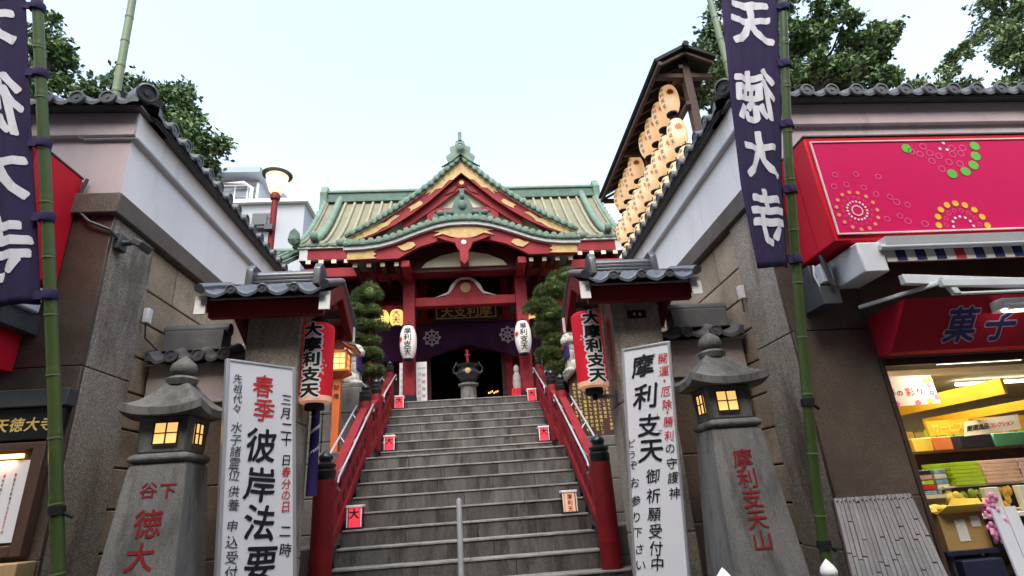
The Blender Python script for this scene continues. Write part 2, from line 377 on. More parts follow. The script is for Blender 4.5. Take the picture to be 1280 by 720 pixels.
# the treads: thin slabs with joints, worn edges
tr = MB()
def tread(x0, x1, y0, y1, z):
    n = random.choice((3, 4)); cuts = sorted([x0, x1]+[x0+(x1-x0)*(i+random.uniform(-.12, .12))/n for i in range(1, n)])
    for a, b in zip(cuts, cuts[1:]): tr.box(a+.002, b-.002, y0-.012, y1-.004, z-.02, z+random.uniform(0, .003))
for k in range(4): tread(-2.88, 2.68, 5.69+k*T1, 5.69+(k+1)*T1, .184*(k+1))
for k in range(8): tread(-1.6, 1.41, 6.796+k*T1, 6.796+(k+1)*T1 if k < 7 else 9.994, .923+RS*k)
for k in range(7): tread(-1.6, 1.41, 9.994+k*T2, 9.994+(k+1)*T2 if k < 6 else 12.6, 2.427+RS*k)
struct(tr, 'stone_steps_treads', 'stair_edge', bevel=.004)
te = MB(); te.box(-14, 14, 11.66, 40, 0, 3.515); struct(te, 'temple_terrace', 'terrace_stone')
# stepped planting walls beside the stairs
for s, name in ((-1, 'terrace_wall'), (1, 'terrace_wall')):
    m = MB(); xa, xb = sorted((s*(1.66 if s < 0 else 1.47), s*(2.96 if s < 0 else 2.75)))
    for y0, y1, z in ((6.83, 7.6, 1.15), (7.6, 8.9, 2.24), (8.9, 10.2, 3.0), (10.2, 11.66, 3.5)):
        n = 2
        for i in range(n):
            a, b = xa+(xb-xa)*i/n, xa+(xb-xa)*(i+1)/n; zz = 0
            while zz < z-.01:
                z2 = min(zz+.42, z); m.box(a+.006, b-.006, y0, y1, zz+(.006 if zz else 0), z2); zz = z2
    o = m.build(name, 'terrace_stone', bevel=.012)
    tag(o, ('grey stone block terrace stepping up beside the stairs under the orange post lantern' if s < 0 else 'grey stone block terrace stepping up beside the stairs behind the gold lettered board'), 'terrace wall')

def big_wall(s):
    """stone wall with a plastered, tiled upper part: the front along the street and the side along the stairs"""
    X = XL if s < 0 else XR; sg = s; e = lambda a, b: (min(a, b), max(a, b))
    fx0, fx1 = e(X, X+sg*7.5)              # the front's x range
    rt = thing('street_wall', (X+sg*.5, YF+.4, 0),
        'stone faced street wall with white plaster top and grey tile coping beside the calendar notice board' if s < 0 else
        'stone faced street wall with white plaster top and tile coping above the sweet shop', 'wall', 'tiled walls either side of the stairs')
    # pillar at the corner
    m = MB(); a, b = e(X, X+sg*.5)
    for z0, z1 in ((0, .98), (.985, 2.69), (2.697, 4.0)): m.box(a, b, YF+.03, YF+.63, z0, z1)
    m.build('pillar', 'rough_granite', rt, bevel=.008)
    # dark polished facing on the street side
    m = MB(); end = X+sg*(.69 if s > 0 else 7.5)
    xs = [X-sg*.004]
    while abs(xs[-1]-end) > 1.0: xs.append(xs[-1]+sg*.95)
    xs.append(end)
    for p, q in zip(xs, xs[1:]):
        a, b = e(p, q)
        for z0, z1 in ((0, 1.33), (1.336, 2.69), (2.697, 4.0)):
            if s > 0 and p == xs[0] and False: continue
            m.box(a+.003, b-.003, YF-.012, YF+.027, z0, z1)
    if s > 0:                               # above the shop opening
        x = end
        while x < X+7.5:
            m.box(x+.003, x+.947, YF-.012, YF+.027, 2.42, 3.3); m.box(x+.003, x+.947, YF-.012, YF+.027, 3.306, 4.0); x += .95
    m.build('granite_facing', 'dark_granite', rt, bevel=.004)
    # core
    m = MB(); a, b = e(X+sg*.06, X+sg*.52); m.box(a, b, YF+.05, 11.6, 0, 4.0)
    if s < 0: m.box(*e(X+sg*.06, X+sg*7.5), YF+.03, YF+.6, 0, 4.0)
    else: m.box(*e(X+sg*.06, X+sg*.69), YF+.03, YF+.6, 0, 4.0); m.box(X+.69, X+7.5, YF+.03, YF+.6, 2.42, 4.0)
    m.build('core', 'joint_dark', rt)
    # blocks along the stairs
    m = MB(); z = 0.0; row = 0
    zs = [0, .33, .66, .99, 1.32, 1.65, 1.98, 2.3, 2.62, 2.94, 3.27, 3.58, 4.0]
    for z0, z1 in zip(zs, zs[1:]):
        y = YF+.64; w = .5 if row % 2 else .88
        while y < 11.6:
            y2 = min(y+w, 11.6); a, b = e(X+sg*.03, X+sg*.058)
            m.box(a, b, y+.007, y2-.007, z0+.008, z1-.008); y = y2; w = .76+random.uniform(-.1, .12)
        row += 1
    m.build('stone_blocks', 'block_stone', rt, bevel=.009)
    # granite beam
    m = MB(); y = YF-.07; a, b = e(X-sg*.05, X+sg*.5)
    for y2 in (5.35, 6.9, 8.5, 10.1, 11.6): m.box(a, b, y+.002, y2-.002, 4.003, 4.2); y = y2
    x = X+sg*.503
    for k in range(5):
        a, b = e(x, x+sg*1.396); m.box(a, b, YF-.07, YF+.45, 4.003, 4.2); x += sg*1.4
    m.build('granite_beam', 'beam_granite', rt, bevel=.012)
    # plastered upper wall: white towards the stairs, red bounce tinted into the colour towards the street
    m = MB(); a, b = e(X, X+sg*.5); m.box(a, b, YF+.004, 11.6, 4.2, 5.06); m.build('side_plaster', 'white_plaster', rt)
    m = MB(); a, b = e(X+sg*.002, X+sg*7.5); m.box(a, b, YF, YF+.5, 4.2, 5.06); m.build('front_plaster', 'pink_tint_plaster', rt)
    m = MB(); a, b = e(X-sg*.05, X+sg*.45); m.box(a, b, YF-.046, 11.6, 4.80, 5.055); m.build('side_band', 'white_plaster', rt, bevel=.01)
    m = MB(); a, b = e(X-sg*.049, X+sg*7.5); m.box(a, b, YF-.05, YF+.4, 4.803, 5.053); m.build('front_band', 'pink_tint_plaster', rt, bevel=.01)
    m = MB(); a, b = e(X-sg*.062, X+sg*.4); m.box(a, b, YF-.03, 11.6, 4.775, 4.803); m.build('side_moulding', 'trim_plaster', rt, bevel=.006)
    # tile coping
    m = MB()
    if s < 0:
        tile_sheet(m, 7.6, .42, 5.1, 5.33, .262, .062, M=Tm(X-7.5, YF-.17, 0), phase=.5)
        tile_sheet(m, 7.4, .42, 5.1, 5.33, .262, .062, M=Tm(X+.17, YF+.03, 0, 90), phase=.5)
    else:
        tile_sheet(m, 7.6, .42, 5.1, 5.33, .262, .062, M=Tm(X-.1, YF-.17, 0), phase=.5)
        tile_sheet(m, 7.4, .42, 5.1, 5.33, .262, .062, M=Tm(X-.17, YF+.03+7.4, 0, -90), phase=.5)
    m.box(*e(X-sg*.12, X+sg*.45), YF+.1, 11.6, 5.056, 5.075); m.box(*e(X-sg*.1, X+sg*7.5), YF-.12, YF+.35, 5.056, 5.0755)
    for q in range(2):
        m.box(*e(X+sg*.2, X+sg*.45), YF+.3, 11.6, 5.3+q*.05, 5.345+q*.05); m.box(*e(X+sg*.25, X+sg*7.5), YF+.2, YF+.45, 5.301+q*.05, 5.346+q*.05)
    m.tube([(X+sg*.32, YF+.3, 5.43), (X+sg*.32, 11.6, 5.43)], .07, 10); m.tube([(X+sg*.3, YF+.32, 5.432), (X+sg*7.5, YF+.32, 5.432)], .07, 10)
    # corner hip roll with a big round end tile
    d = Vector((-sg*.5, -.5, -.24)).normalized(); p0 = Vector((X+sg*.3, YF+.3, 5.43)); p1 = Vector((X-sg*.14, YF-.14, 5.19))
    m.tube([p0, p1], .085, 12)
    Q = Matrix.Translation(p1) @ d.to_track_quat('Z', 'Y').to_matrix().to_4x4()
    m.lathe([(.085, -.06), (.09, .02), (.075, .03), (.066, .012), (.03, .012), (.025, .025), (.001, .025)], n=18, M=Q)
    m.build('tile_coping', 'roof_tile', rt, sharp=50)
    return rt
wall_l = big_wall(-1); wall_r = big_wall(1)

# ---------------------------------------------------------------- gate posts with their little roofs, low plastered walls behind
def gate(s, xc):
    rt = thing('gate_post', (xc, 5.3, 0), 'granite gate post with a red gabled tile roof, '+('behind the spring festival signboard' if s < 0 else 'carrying the house number plate'), 'gate post', 'gate posts at the foot of the stairs')
    m = MB(); zz = 0
    for z1 in (1.15, 2.28, 3.40): m.box(xc-.24, xc+.24, 5.06, 5.54, zz+.004, z1); zz = z1
    m.build('post', 'rough_granite', rt, bevel=.012)
    ex = .50
    # timber
    m = MB()
    m.box(xc-ex, xc+ex, 4.82, 4.90, 3.19, 3.34); m.box(xc-ex, xc+ex, 5.70, 5.78, 3.19, 3.34)
    m.box(xc-ex, xc+ex, 5.2, 5.4, 3.40, 3.50)
    for sx in (-1, 1):
        a, b = sorted((xc+sx*(ex-.02), xc+sx*(ex+.06)))
        m.prism([(4.76, 3.21), (5.3, 3.50), (5.84, 3.21), (5.84, 3.36), (5.3, 3.67), (4.76, 3.36)], 'x', a, b)
    m.build('gable_timber', 'red_lacquer', rt, bevel=.006)
    m = MB()
    for sx in (-1, 1):
        a, b = sorted((xc+sx*(ex+.003), xc+sx*(ex+.065)))
        m.box(a-.02, b+.012, 4.74, 4.76, 3.2, 3.37); m.box(a-.02, b+.012, 5.84, 5.86, 3.2, 3.37)
    m.build_each('beam_end_cap', 'white_paint', rt)
    m = MB(); m.prism([(4.77, 3.35), (5.3, 3.64), (5.83, 3.35), (5.83, 3.33), (5.3, 3.615), (4.77, 3.33)], 'x', xc-ex, xc+ex); m.build('soffit', 'pink_tint_plaster', rt)
    m = MB(); wd = 2*ex+.08
    tile_sheet(m, wd, .58, 3.39, 3.64, .29, .04, dip=.045, course=.19, t=.028, M=Tm(xc-wd/2, 4.70, 0))
    tile_sheet(m, wd, .58, 3.39, 3.64, .29, .04, dip=.045, course=.19, t=.028, M=Tm(xc+wd/2, 5.90, 0, 180))
    for sx in (-1, 1):
        m.tube([(xc+sx*wd/2, 4.68, 3.42), (xc+sx*wd/2, 5.3, 3.68)], .042, 8); m.tube([(xc+sx*wd/2, 5.92, 3.42), (xc+sx*wd/2, 5.3, 3.68)], .042, 8)
    m.build('roof_tiles', 'silver_tile', rt, sharp=50)
    m = MB()
    for q in range(3): m.box(xc-.30, xc+.30, 5.3-.1+.008*q, 5.3+.1-.008*q, 3.62+q*.04, 3.655+q*.04)
    m.tube([(xc-.31, 5.3, 3.76), (xc+.31, 5.3, 3.76)], .058, 12)
    for sx in (-1, 1):
        a, b = sorted((xc+sx*.29, xc+sx*.36)); m.prism([(5.16, 3.62), (5.44, 3.62), (5.43, 3.8), (5.37, 3.87), (5.23, 3.87), (5.17, 3.8)], 'x', a, b)
        m.box(xc+sx*.42-.06, xc+sx*.42+.06, 5.22, 5.38, 3.62, 3.67)
    m.build('roof_ridge', 'silver_tile', rt, bevel=.008)
    return rt
gate_l = gate(-1, -1.80); gate_r = gate(1, 1.64)
def low_wall(s, x0, x1):
    rt = thing('low_wall', ((x0+x1)/2, 5.35, 0), 'low plastered wall with a dark tile coping behind the stone lantern carved '+('for the temple' if s < 0 else 'for the mountain'), 'wall', 'low tiled walls joining gate and side walls')
    m = MB(); zz = 0
    for z1 in (.6, 1.2, 1.8, 2.42):
        n = 2
        for i in range(n): m.box(x0+(x1-x0)*i/n+.004, x0+(x1-x0)*(i+1)/n-.004, 5.34, 5.6, zz+.004, z1-.004)
        zz = z1
    m.build('stone_base', 'dark_granite', rt, bevel=.008)
    m = MB(); m.box(x0, x1, 5.27, 5.62, 2.52, 2.90); m.build('plaster', 'low_plaster', rt, bevel=.012)
    m = MB(); m.box(x0, x1, 5.31, 5.61, 2.42, 2.518); m.build('plaster_ledge', 'low_plaster', rt, bevel=.012)
    m = MB(); tile_sheet(m, x1-x0, .26, 2.94, 3.08, .27, .055, dip=.035, M=Tm(x0, 5.18, 0)); tile_sheet(m, x1-x0, .26, 2.94, 3.08, .27, .055, dip=.035, M=Tm(x1, 5.70, 0, 180))
    a, b = (x0+.05, x1-.35) if s < 0 else (x0+.25, x1-.06)
    m.prism([(5.33, 3.05), (5.55, 3.05), (5.53, 3.24), (5.44, 3.3), (5.35, 3.24)], 'x', a, b); m.tube([(a-.03, 5.44, 3.27), (b+.03, 5.44, 3.27)], .065, 12)
    m.build('tile_coping', 'roof_tile', rt, sharp=50)
    return rt
low_wall(-1, -2.98, -2.03); low_wall(1, 1.87, 2.77)

# ================================================================ TEMPLE
tp = thing('temple', (0, 13, 3.515), 'red timber temple hall with green tiled roofs and curved porch gable above the stairs', 'temple')
XC = -.02
def part(mb, name, m, parent=tp, **k): return mb.build(name, m, parent, **k)
# ---- main roof: profile from eave to ridge in (y, z)
RP = [(12.62, 7.72), (13.0, 7.98), (13.4, 8.34), (13.8, 8.77), (14.2, 9.26), (14.6, 9.78), (15.0, 10.32)]
def rz(y):
    for (a, b), (c, d) in zip(RP, RP[1:]):
        if a <= y <= c: return b+(d-b)*(y-a)/(c-a)
    return RP[0][1] if y < RP[0][0] else RP[-1][1]
HW = 4.12
m = MB()
for k in range(len(RP)-1):
    (a, b), (c, d) = RP[k], RP[k+1]
    m.slab([(-HW, a, b), (HW, a, b), (HW, c, d), (-HW, c, d)], .08)
    m.slab([(HW, 30-a, b), (-HW, 30-a, b), (-HW, 30-c, d), (HW, 30-c, d)], .08)
part(m, 'roof', 'tan_copper')
m = MB(); n = 30
for i in range(n+1):
    x = -HW+.06+(2*HW-.12)*i/n
    m.tube([(x, y-.02, z+.025) for y, z in RP], .042, 8)
    m.lathe([(.062, -.02), (.062, .02), (.04, .022), (.001, .022)], n=10, M=Matrix.Translation((x, RP[0][0]-.03, RP[0][1]+.02)) @ Matrix.Rotation(rad(90), 4, 'X'))
part(m, 'roof_ribs', 'tan_rib')
m = MB()
for s in (-1, 1):
    m = MB()
    for dx, r in ((.0, .075), (.42, .1)):
        m.tube([(s*(HW-dx), y-.03, z+.05+(.05 if dx else 0)) for y, z in RP], r, 10)
    # stepped verge tiles
    for k in range(14):
        y = 12.7+k*.165; m.box(*sorted((s*(HW-.02), s*(HW+.14))), y, y+.15, rz(y)-.07, rz(y)+.07)
    m.ball((s*(HW-.42), 12.5, 7.9), (.1, .1, .13), 8)
    m.build('verge_ridge', 'green_copper', tp)
m = MB()
for k in range(31):
    x = -HW+2*HW*k/31; m.prism([(x+.02+.22*math.cos(t)*.5+.11, 7.72+.07*math.sin(t)) for t in [math.pi*i/6+math.pi for i in range(7)]], 'y', 12.56, 12.64)
m.box(-HW, HW, 12.58, 12.7, 7.66, 7.72)
part(m, 'eave_tiles', 'green_copper')
m = MB()
for s in (-1, 1):
    m.lathe([(.14, -.05), (.15, .03), (.1, .05), (.05, .09), (.001, .1)], n=12, M=Matrix.Translation((s*(HW+.05), 12.52, 7.82)) @ Matrix.Rotation(rad(90), 4, 'X'))
    m.prism([(s*(HW+.05)-.14, 7.8), (s*(HW+.05)+.14, 7.8), (s*(HW+.05)+.1, 8.02), (s*(HW+.05), 8.12), (s*(HW+.05)-.1, 8.02)], 'y', 12.45, 12.6)
m.build_each('corner_finial', 'green_dark', tp, bevel=.015)
m = MB(); m.box(-HW, HW, 14.86, 15.14, 10.25, 10.52); m.box(-HW+.02, HW-.02, 14.8, 15.2, 10.2, 10.3); m.box(-HW-.05, HW+.05, 14.82, 15.18, 10.52, 10.57)
part(m, 'main_ridge', 'green_dark', bevel=.01)
m = MB(); m.tube([(-HW-.08, 15, 10.62), (HW+.08, 15, 10.62)], .085, 12)
for s in (-1, 1):
    x = s*(HW+.05)
    m.prism([(14.72, 9.95), (15.28, 9.95), (15.24, 10.3), (15.3, 10.5), (15.18, 10.62), (15.14, 10.78), (14.86, 10.78), (14.82, 10.62), (14.7, 10.5), (14.76, 10.3)], 'x', *sorted((x-s*.1, x+s*.1)))
part(m, 'ridge_cap', 'green_copper', bevel=.02)

# ---- chidori gable on the roof
GO = [(0, 9.62), (.35, 9.27), (.75, 8.87), (1.2, 8.50), (1.6, 8.2), (2.1, 7.86), (2.75, 7.49)]    # outer line, half
GB = [(0, 9.2), (.35, 8.86), (.75, 8.47), (1.2, 8.10), (1.6, 7.82), (2.1, 7.55), (2.62, 7.36)]
def both(h): return [(-x+XC, z) for x, z in h[::-1]]+[(x+XC, z) for x, z in h[1:]]
m = MB()
for s in (-1, 1):
    for (a, b), (c, d) in zip(GO, GO[1:]):
        Ya, Yc = 14.95, 14.95
        q = [(XC+s*c, 11.82, d), (XC+s*a, 11.82, b), (XC+s*a, Ya, b), (XC+s*c, Yc, d)]
        m.slab(q if s > 0 else q[::-1], .07)
part(m, 'gable_roof', 'green_copper')
m = MB()
for s in (-1, 1):
    m.tube([(XC+s*x, 11.8, z+.03) for x, z in GO], .065, 8)
    L = 0; d = .0; pts = []
    for (a, b), (c, e_) in zip(GO, GO[1:]):
        k = max(1, round(math.hypot(c-a, e_-b)/.17))
        pts += [(a+(c-a)*i/k, b+(e_-b)*i/k) for i in range(k)]
    for x, z in pts:
        m.lathe([(.07, -.04), (.07, .04), (.045, .05), (.001, .05)], n=10, M=Matrix.Translation((XC+s*x, 11.78, z+.015)) @ Matrix.Rotation(rad(90), 4, 'X'))
        m.tube([(XC+s*x, 11.8, z+.03), (XC+s*x, 14.5, z+.03)], .05, 6)
part(m, 'gable_edge_tiles', 'green_copper')
m = MB(); m.box(XC-.13, XC+.13, 11.75, 14.8, 9.6, 9.72); m.tube([(XC, 11.7, 9.77), (XC, 14.9, 9.9)], .09, 10); part(m, 'gable_ridge', 'green_copper', bevel=.01)
m = MB()
m.prism([(XC+x, z) for x, z in [(-.48, 9.3), (-.3, 9.42), (-.36, 9.6), (-.24, 9.7), (-.26, 9.86), (-.13, 9.92), (-.1, 10.05), (.1, 10.05), (.13, 9.92), (.26, 9.86), (.24, 9.7), (.36, 9.6), (.3, 9.42), (.48, 9.3), (.22, 9.46), (0, 9.66), (-.22, 9.46)]], 'y', 11.7, 11.78)
m.lathe([(.11, 0), (.12, .03), (.07, .05), (.06, .03), (.001, .05)], n=14, M=Matrix.Translation((XC, 11.62, 9.83)) @ Matrix.Rotation(rad(90), 4, 'X'))
m.box(XC-.045, XC+.045, 11.66, 11.74, 10.04, 10.27); m.ball((XC, 11.7, 10.27), (.055, .045, .05), 8)
part(m, 'ridge_ornament', 'green_copper', bevel=.02)
m = MB(); m.strip(both(GO), both(GB), 11.86, 11.94); part(m, 'gable_bargeboard', 'temple_red')
m = MB(); GW = [(x, z-.0) for x, z in GO]; GW2 = [(x, z-.075) for x, z in GO]; m.strip(both(GW), both(GW2), 11.83, 11.87); part(m, 'bargeboard_edge', 'cream_plaster')
m = MB()
for s in (-1, 1):
    def P(t, f):       # point along the board (t) and across it (f)
        i = min(int(t), 5); u = t-i; a, b = GO[i], GO[i+1]; c, d = GB[i], GB[i+1]
        xo, zo = a[0]+(b[0]-a[0])*u, a[1]-.075+(b[1]-a[1])*u; xi, zi = c[0]+(d[0]-c[0])*u, c[1]+(d[1]-c[1])*u
        return (XC+s*(xo+(xi-xo)*f), zo+(zi-zo)*f)
    for poly in ([(0, .03), (2.2, .03), (2.35, .2), (2.0, .35), (2.15, .55), (1.7, .5), (1.35, .85), (.9, .7), (.6, .97), (0, .98)],
                 [(2.45, .78), (2.6, .42), (2.9, .35), (3.3, .28), (3.1, .55), (3.15, .72), (2.8, .8), (2.5, .88)],
                 [(3.75, .5), (4.05, .18), (4.5, .35), (4.7, .12), (5.95, .06), (5.95, .9), (4.9, .85), (4.6, .7), (4.35, .8), (4.2, .55)]):
        pp = [P(*q) for q in poly]
        m.prism(pp if s > 0 else pp[::-1], 'y', 11.845, 11.86)
m.build_each('gold_cloud_ornament', 'gold', tp)
m = MB()
m.strip([(XC+x, z) for x, z in ((-1.45, 7.98), (-.7, 8.55), (0, 9.2), (.7, 8.55), (1.45, 7.98))], [(XC+x, z) for x, z in ((-1.45, 7.72), (-.7, 8.28), (0, 8.86), (.7, 8.28), (1.45, 7.72))], 12.0, 12.08)
for x in (-.78, .78): m.box(XC+x-.1, XC+x+.1, 12.02, 12.14, 7.7, 8.5)
m.box(XC-1.3, XC+1.3, 12.03, 12.13, 8.2, 8.32)
for s in (-1, 1): m.box(XC+s*1.72-.22, XC+s*1.72+.22, 12.02, 12.1, 7.5, 7.62)
m.build_each('gable_strut', 'temple_red', tp, bevel=.01)
m = MB(); m.prism([(XC-2.2, 7.5), (XC+2.2, 7.5), (XC, 9.2)], 'y', 12.16, 12.2); part(m, 'gable_tympanum', 'cream_plaster')
m = MB(); m.lathe([(.11, 0), (.12, .02), (.08, .03), (.07, .02), (.035, .03), (.001, .03)], n=14, M=Matrix.Translation((XC, 11.99, 8.98)) @ Matrix.Rotation(rad(90), 4, 'X'))
for s in (-1, 1): m.prism([(XC+s*.1, 8.9), (XC+s*.2, 8.75), (XC+s*.42, 8.66), (XC+s*.3, 8.86)], 'y', 11.97, 11.99)
part(m, 'gable_pendant', 'red_lacquer'); m = MB(); m.lathe([(.06, 0), (.06, .01), (.001, .012)], n=12, M=Matrix.Translation((XC, 11.955, 8.98)) @ Matrix.Rotation(rad(90), 4, 'X')); part(m, 'pendant_boss', 'gold')

# ---- curved porch gable (karahafu)
KO = [(0, 7.50), (.3, 7.49), (.62, 7.43), (.95, 7.32), (1.25, 7.2), (1.55, 7.08), (1.85, 7.0), (2.2, 6.96), (2.62, 6.95)]
def off(h, d): return [(x, z-d) for x, z in h]
m = MB(); m.strip(both(off(KO, -.0)), both(off(KO, .07)), 11.12, 13.2); part(m, 'porch_roof', 'green_copper')
m = MB(); pts = []
for (a, b), (c, e_) in zip(KO, KO[1:]):
    k = max(1, round(math.hypot(c-a, e_-b)/.16)); pts += [(a+(c-a)*i/k, b+(e_-b)*i/k) for i in range(k)]
for s in (-1, 1):
    for x, z in pts:
        if s < 0 and x == 0: continue
        m.tube([(XC+s*x, 11.08, z+.035), (XC+s*x, 13.0, z+.035)], .055, 8)
        m.lathe([(.07, -.03), (.07, .03), (.045, .035), (.001, .035)], n=10, M=Matrix.Translation((XC+s*x, 11.07, z+.03)) @ Matrix.Rotation(rad(90), 4, 'X'))
    m.tube([(XC+s*x, 11.1, z+.0) for x, z in KO], .06, 8)
    m.ball((XC+s*2.68, 11.1, 7.0), (.1, .08, .1), 8)
part(m, 'porch_edge_tiles', 'green_copper')
m = MB(); m.strip(both(off(KO, .06)), both(off(KO, .13)), 11.1, 11.22); part(m, 'porch_eave_strip', 'grey_strip')
KB = [(0, 7.05), (.3, 7.045), (.62, 7.0), (.95, 6.9), (1.22, 6.76), (1.45, 6.62), (1.85, 6.62), (2.2, 6.60), (2.55, 6.60)]
KT = off([(x, z) for x, z in KO[:-1]]+[(2.55, 6.95)], .13)
m = MB(); m.strip(both(KT), both(KB), 11.2, 11.3); part(m, 'porch_bargeboard', 'temple_red')
def K(t, f):
    i = min(int(t), 7); u = t-i; a, b = KT[i], KT[i+1]; c, d = KB[i], KB[i+1]
    xo, zo = a[0]+(b[0]-a[0])*u, a[1]+(b[1]-a[1])*u; xi, zi = c[0]+(d[0]-c[0])*u, c[1]+(d[1]-c[1])*u
    return (xo+(xi-xo)*f, zo+(zi-zo)*f)
m = MB()
cen = [K(t, f) for t, f in ((0, .06), (1.0, .08), (2.2, .12), (1.7, .3), (2.2, .55), (1.5, .5), (1.0, .8), (.6, .92), (0, .95))]
m.prism([(XC-x, z) for x, z in cen[::-1]]+[(XC+x, z) for x, z in cen[1:-1]], 'y', 11.17, 11.196)
for s in (-1, 1):
    for poly in (((3.4, .75), (3.6, .4), (4.0, .25), (4.5, .3), (4.8, .2), (4.6, .5), (4.35, .75), (3.8, .85)), ((6.15, .06), (7.99, .06), (7.99, .94), (6.15, .94), (6.4, .7), (6.2, .5), (6.4, .3))):
        pp = [K(*q) for q in poly]; pp = [(XC+s*x, z) for x, z in pp]; m.prism(pp if s > 0 else pp[::-1], 'y', 11.17, 11.196)
m.build_each('porch_gold_ornament', 'gold', tp)
m = MB()
m.prism([(XC+x, z) for x, z in [(-.62, 7.08), (-.3, 7.03), (0, 7.05), (.3, 7.03), (.62, 7.08), (.4, 6.98), (.2, 6.92), (.16, 6.8), (.1, 6.72), (.1, 6.5), (0, 6.38), (-.1, 6.5), (-.1, 6.72), (-.16, 6.8), (-.2, 6.92), (-.4, 6.98)]], 'y', 11.12, 11.2)
part(m, 'porch_pendant', 'temple_red', bevel=.012)
m = MB(); m.lathe([(.06, 0), (.06, .012), (.03, .03), (.001, .035)], n=8, M=Matrix.Translation((XC, 11.12, 6.92)) @ Matrix.Rotation(rad(90), 4, 'X')); part(m, 'porch_pendant_boss', 'white_paint')
# ornament on the porch ridge
m = MB()
m.prism([(XC+x, z+.1) for x, z in [(-.72, 7.42), (-.62, 7.56), (-.48, 7.52), (-.42, 7.66), (-.26, 7.66), (-.2, 7.8), (-.14, 7.98), (-.05, 8.05), (-.06, 8.2), (.06, 8.2), (.05, 8.05), (.14, 7.98), (.2, 7.8), (.26, 7.66), (.42, 7.66), (.48, 7.52), (.62, 7.56), (.72, 7.42)]], 'y', 11.1, 11.24)
for x in (-.5, -.28, .28, .5): m.ball((XC+x, 11.1, 7.66), (.09, .06, .07), 8)
m.ball((XC, 11.1, 7.86), (.11, .07, .13), 8); m.ball((XC, 11.08, 8.08), (.05, .05, .07), 8)
m.tube([(XC, 11.15, 7.62), (XC, 13.1, 7.7)], .09, 10)
part(m, 'porch_ridge_ornament', 'green_dark', bevel=.025)
# ---- eaves beside the porch
m = MB()
for s in (-1, 1): m.box(*sorted((XC+s*1.9, XC+s*4.02)), 12.66, 12.8, 7.30, 7.62)
m.box(-3.98, 3.98, 12.86, 13.0, 7.02, 7.2)
m.build_each('eave_beam', 'temple_red', tp, bevel=.01)
m = MB()
m.box(-4.1, 4.1, 12.6, 12.68, 7.605, 7.66)
for s in (-1, 1): m.box(*sorted((s*3.86, s*4.06)), 12.64, 12.68, 7.3, 7.62)
part(m, 'eave_strip', 'grey_strip', bevel=.006)
ra = MB(); re = MB()
for i in range(26):
    x = -3.82+i*(7.64/25)
    ra.box(x-.055, x+.055, 12.62, 14.3, 7.2, 7.29); re.box(x-.058, x+.058, 12.605, 12.622, 7.195, 7.295)
for i in range(17):
    x = -2.4+i*.3+XC
    if abs(x-XC) > 1.45: ra.box(x-.045, x+.045, 11.33, 12.6, 6.5, 6.58); re.box(x-.048, x+.048, 11.315, 11.332, 6.495, 6.585)
part(ra, 'rafters', 'dark_red'); part(re, 'rafter_ends', 'cream_plaster')
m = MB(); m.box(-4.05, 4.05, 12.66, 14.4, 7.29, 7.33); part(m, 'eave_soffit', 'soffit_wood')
# ---- porch frame
CX = (-1.33, 1.27)
m = MB()
for x in CX: m.box(x-.135, x+.135, 12.06, 12.33, 3.75, 6.95)
m.build_each('porch_column', 'temple_red', tp, bevel=.02)
m = MB()
for x in CX: m.box(x-.15, x+.15, 12.045, 12.345, 3.52, 3.76)
m.build_each('column_shoe', 'black_matt', tp, bevel=.01)
m = MB()
m.box(CX[0]+.13, CX[1]-.13, 12.1, 12.3, 5.79, 6.02); m.box(-2.1, 2.05, 12.0, 12.35, 6.58, 6.86)
for s in (0, 1): m.box(CX[s]-.2, CX[s]+.2, 12.0, 12.4, 6.86, 6.96)

for x in CX: m.box(x-.1, x+.1, 11.3, 13.9, 6.45, 6.62)
m.build_each('porch_beam', 'temple_red', tp, bevel=.02)
m = MB()
m.prism([(-.58, 6.01), (-.36, 6.12), (-.28, 6.3), (-.12, 6.4), (.12, 6.4), (.28, 6.3), (.36, 6.12), (.58, 6.01)], 'y', 12.12, 12.2, M=Matrix.Translation((XC, 0, 0)))
m.build_each('frog_leg_strut', 'temple_red', tp, bevel=.012)
m = MB(); m.prism([(-.72, 6.0), (-.4, 6.07), (-.3, 6.2), (-.2, 6.36), (-.1, 6.43), (.1, 6.43), (.2, 6.36), (.3, 6.2), (.4, 6.07), (.72, 6.0), (.42, 6.12), (.34, 6.3), (.22, 6.43), (.1, 6.48), (-.1, 6.48), (-.22, 6.43), (-.34, 6.3), (-.42, 6.12)], 'y', 12.09, 12.12, M=Matrix.Translation((XC, 0, 0)))
part(m, 'strut_edge', 'low_plaster')
m = MB()
def ring(mm, cx, cz, y, r, n=8, t=.02):
    mm.lathe([(r, 0), (r, .012), (r*.8, .014), (r*.78, .004), (.001, .004)], n=20, M=Matrix.Translation((cx, y, cz)) @ Matrix.Rotation(rad(90), 4, 'X'))
    for k in range(n):
        a = 2*math.pi*k/n; mm.ball((cx+r*.48*math.cos(a), y-.008, cz+r*.48*math.sin(a)), (r*.19, .012, r*.19), 6)
    mm.ball((cx, y-.008, cz), (r*.2, .014, r*.2), 6)
ring(m, XC, 6.23, 12.115, .12); part(m, 'wheel_crest', 'gold')
m = MB(); m.prism([(XC+x, z) for x, z in [(-.98, 6.60), (.98, 6.60), (.88, 6.72), (.55, 6.88), (.15, 6.96), (-.15, 6.96), (-.55, 6.88), (-.88, 6.72)]], 'y', 11.7, 11.75); part(m, 'porch_tympanum', 'cream_plaster')
m = MB(); m.strip(both(off(KO[:7], .14)), both([(x, 6.5) for x, z in KO[:7]]), 11.76, 11.82); part(m, 'porch_backboard', 'dark_red')
m = MB(); m.prism([(XC+x, z) for x, z in [(-.1, 6.58), (.1, 6.58), (.08, 6.96), (-.08, 6.96)]], 'y', 11.66, 11.7)
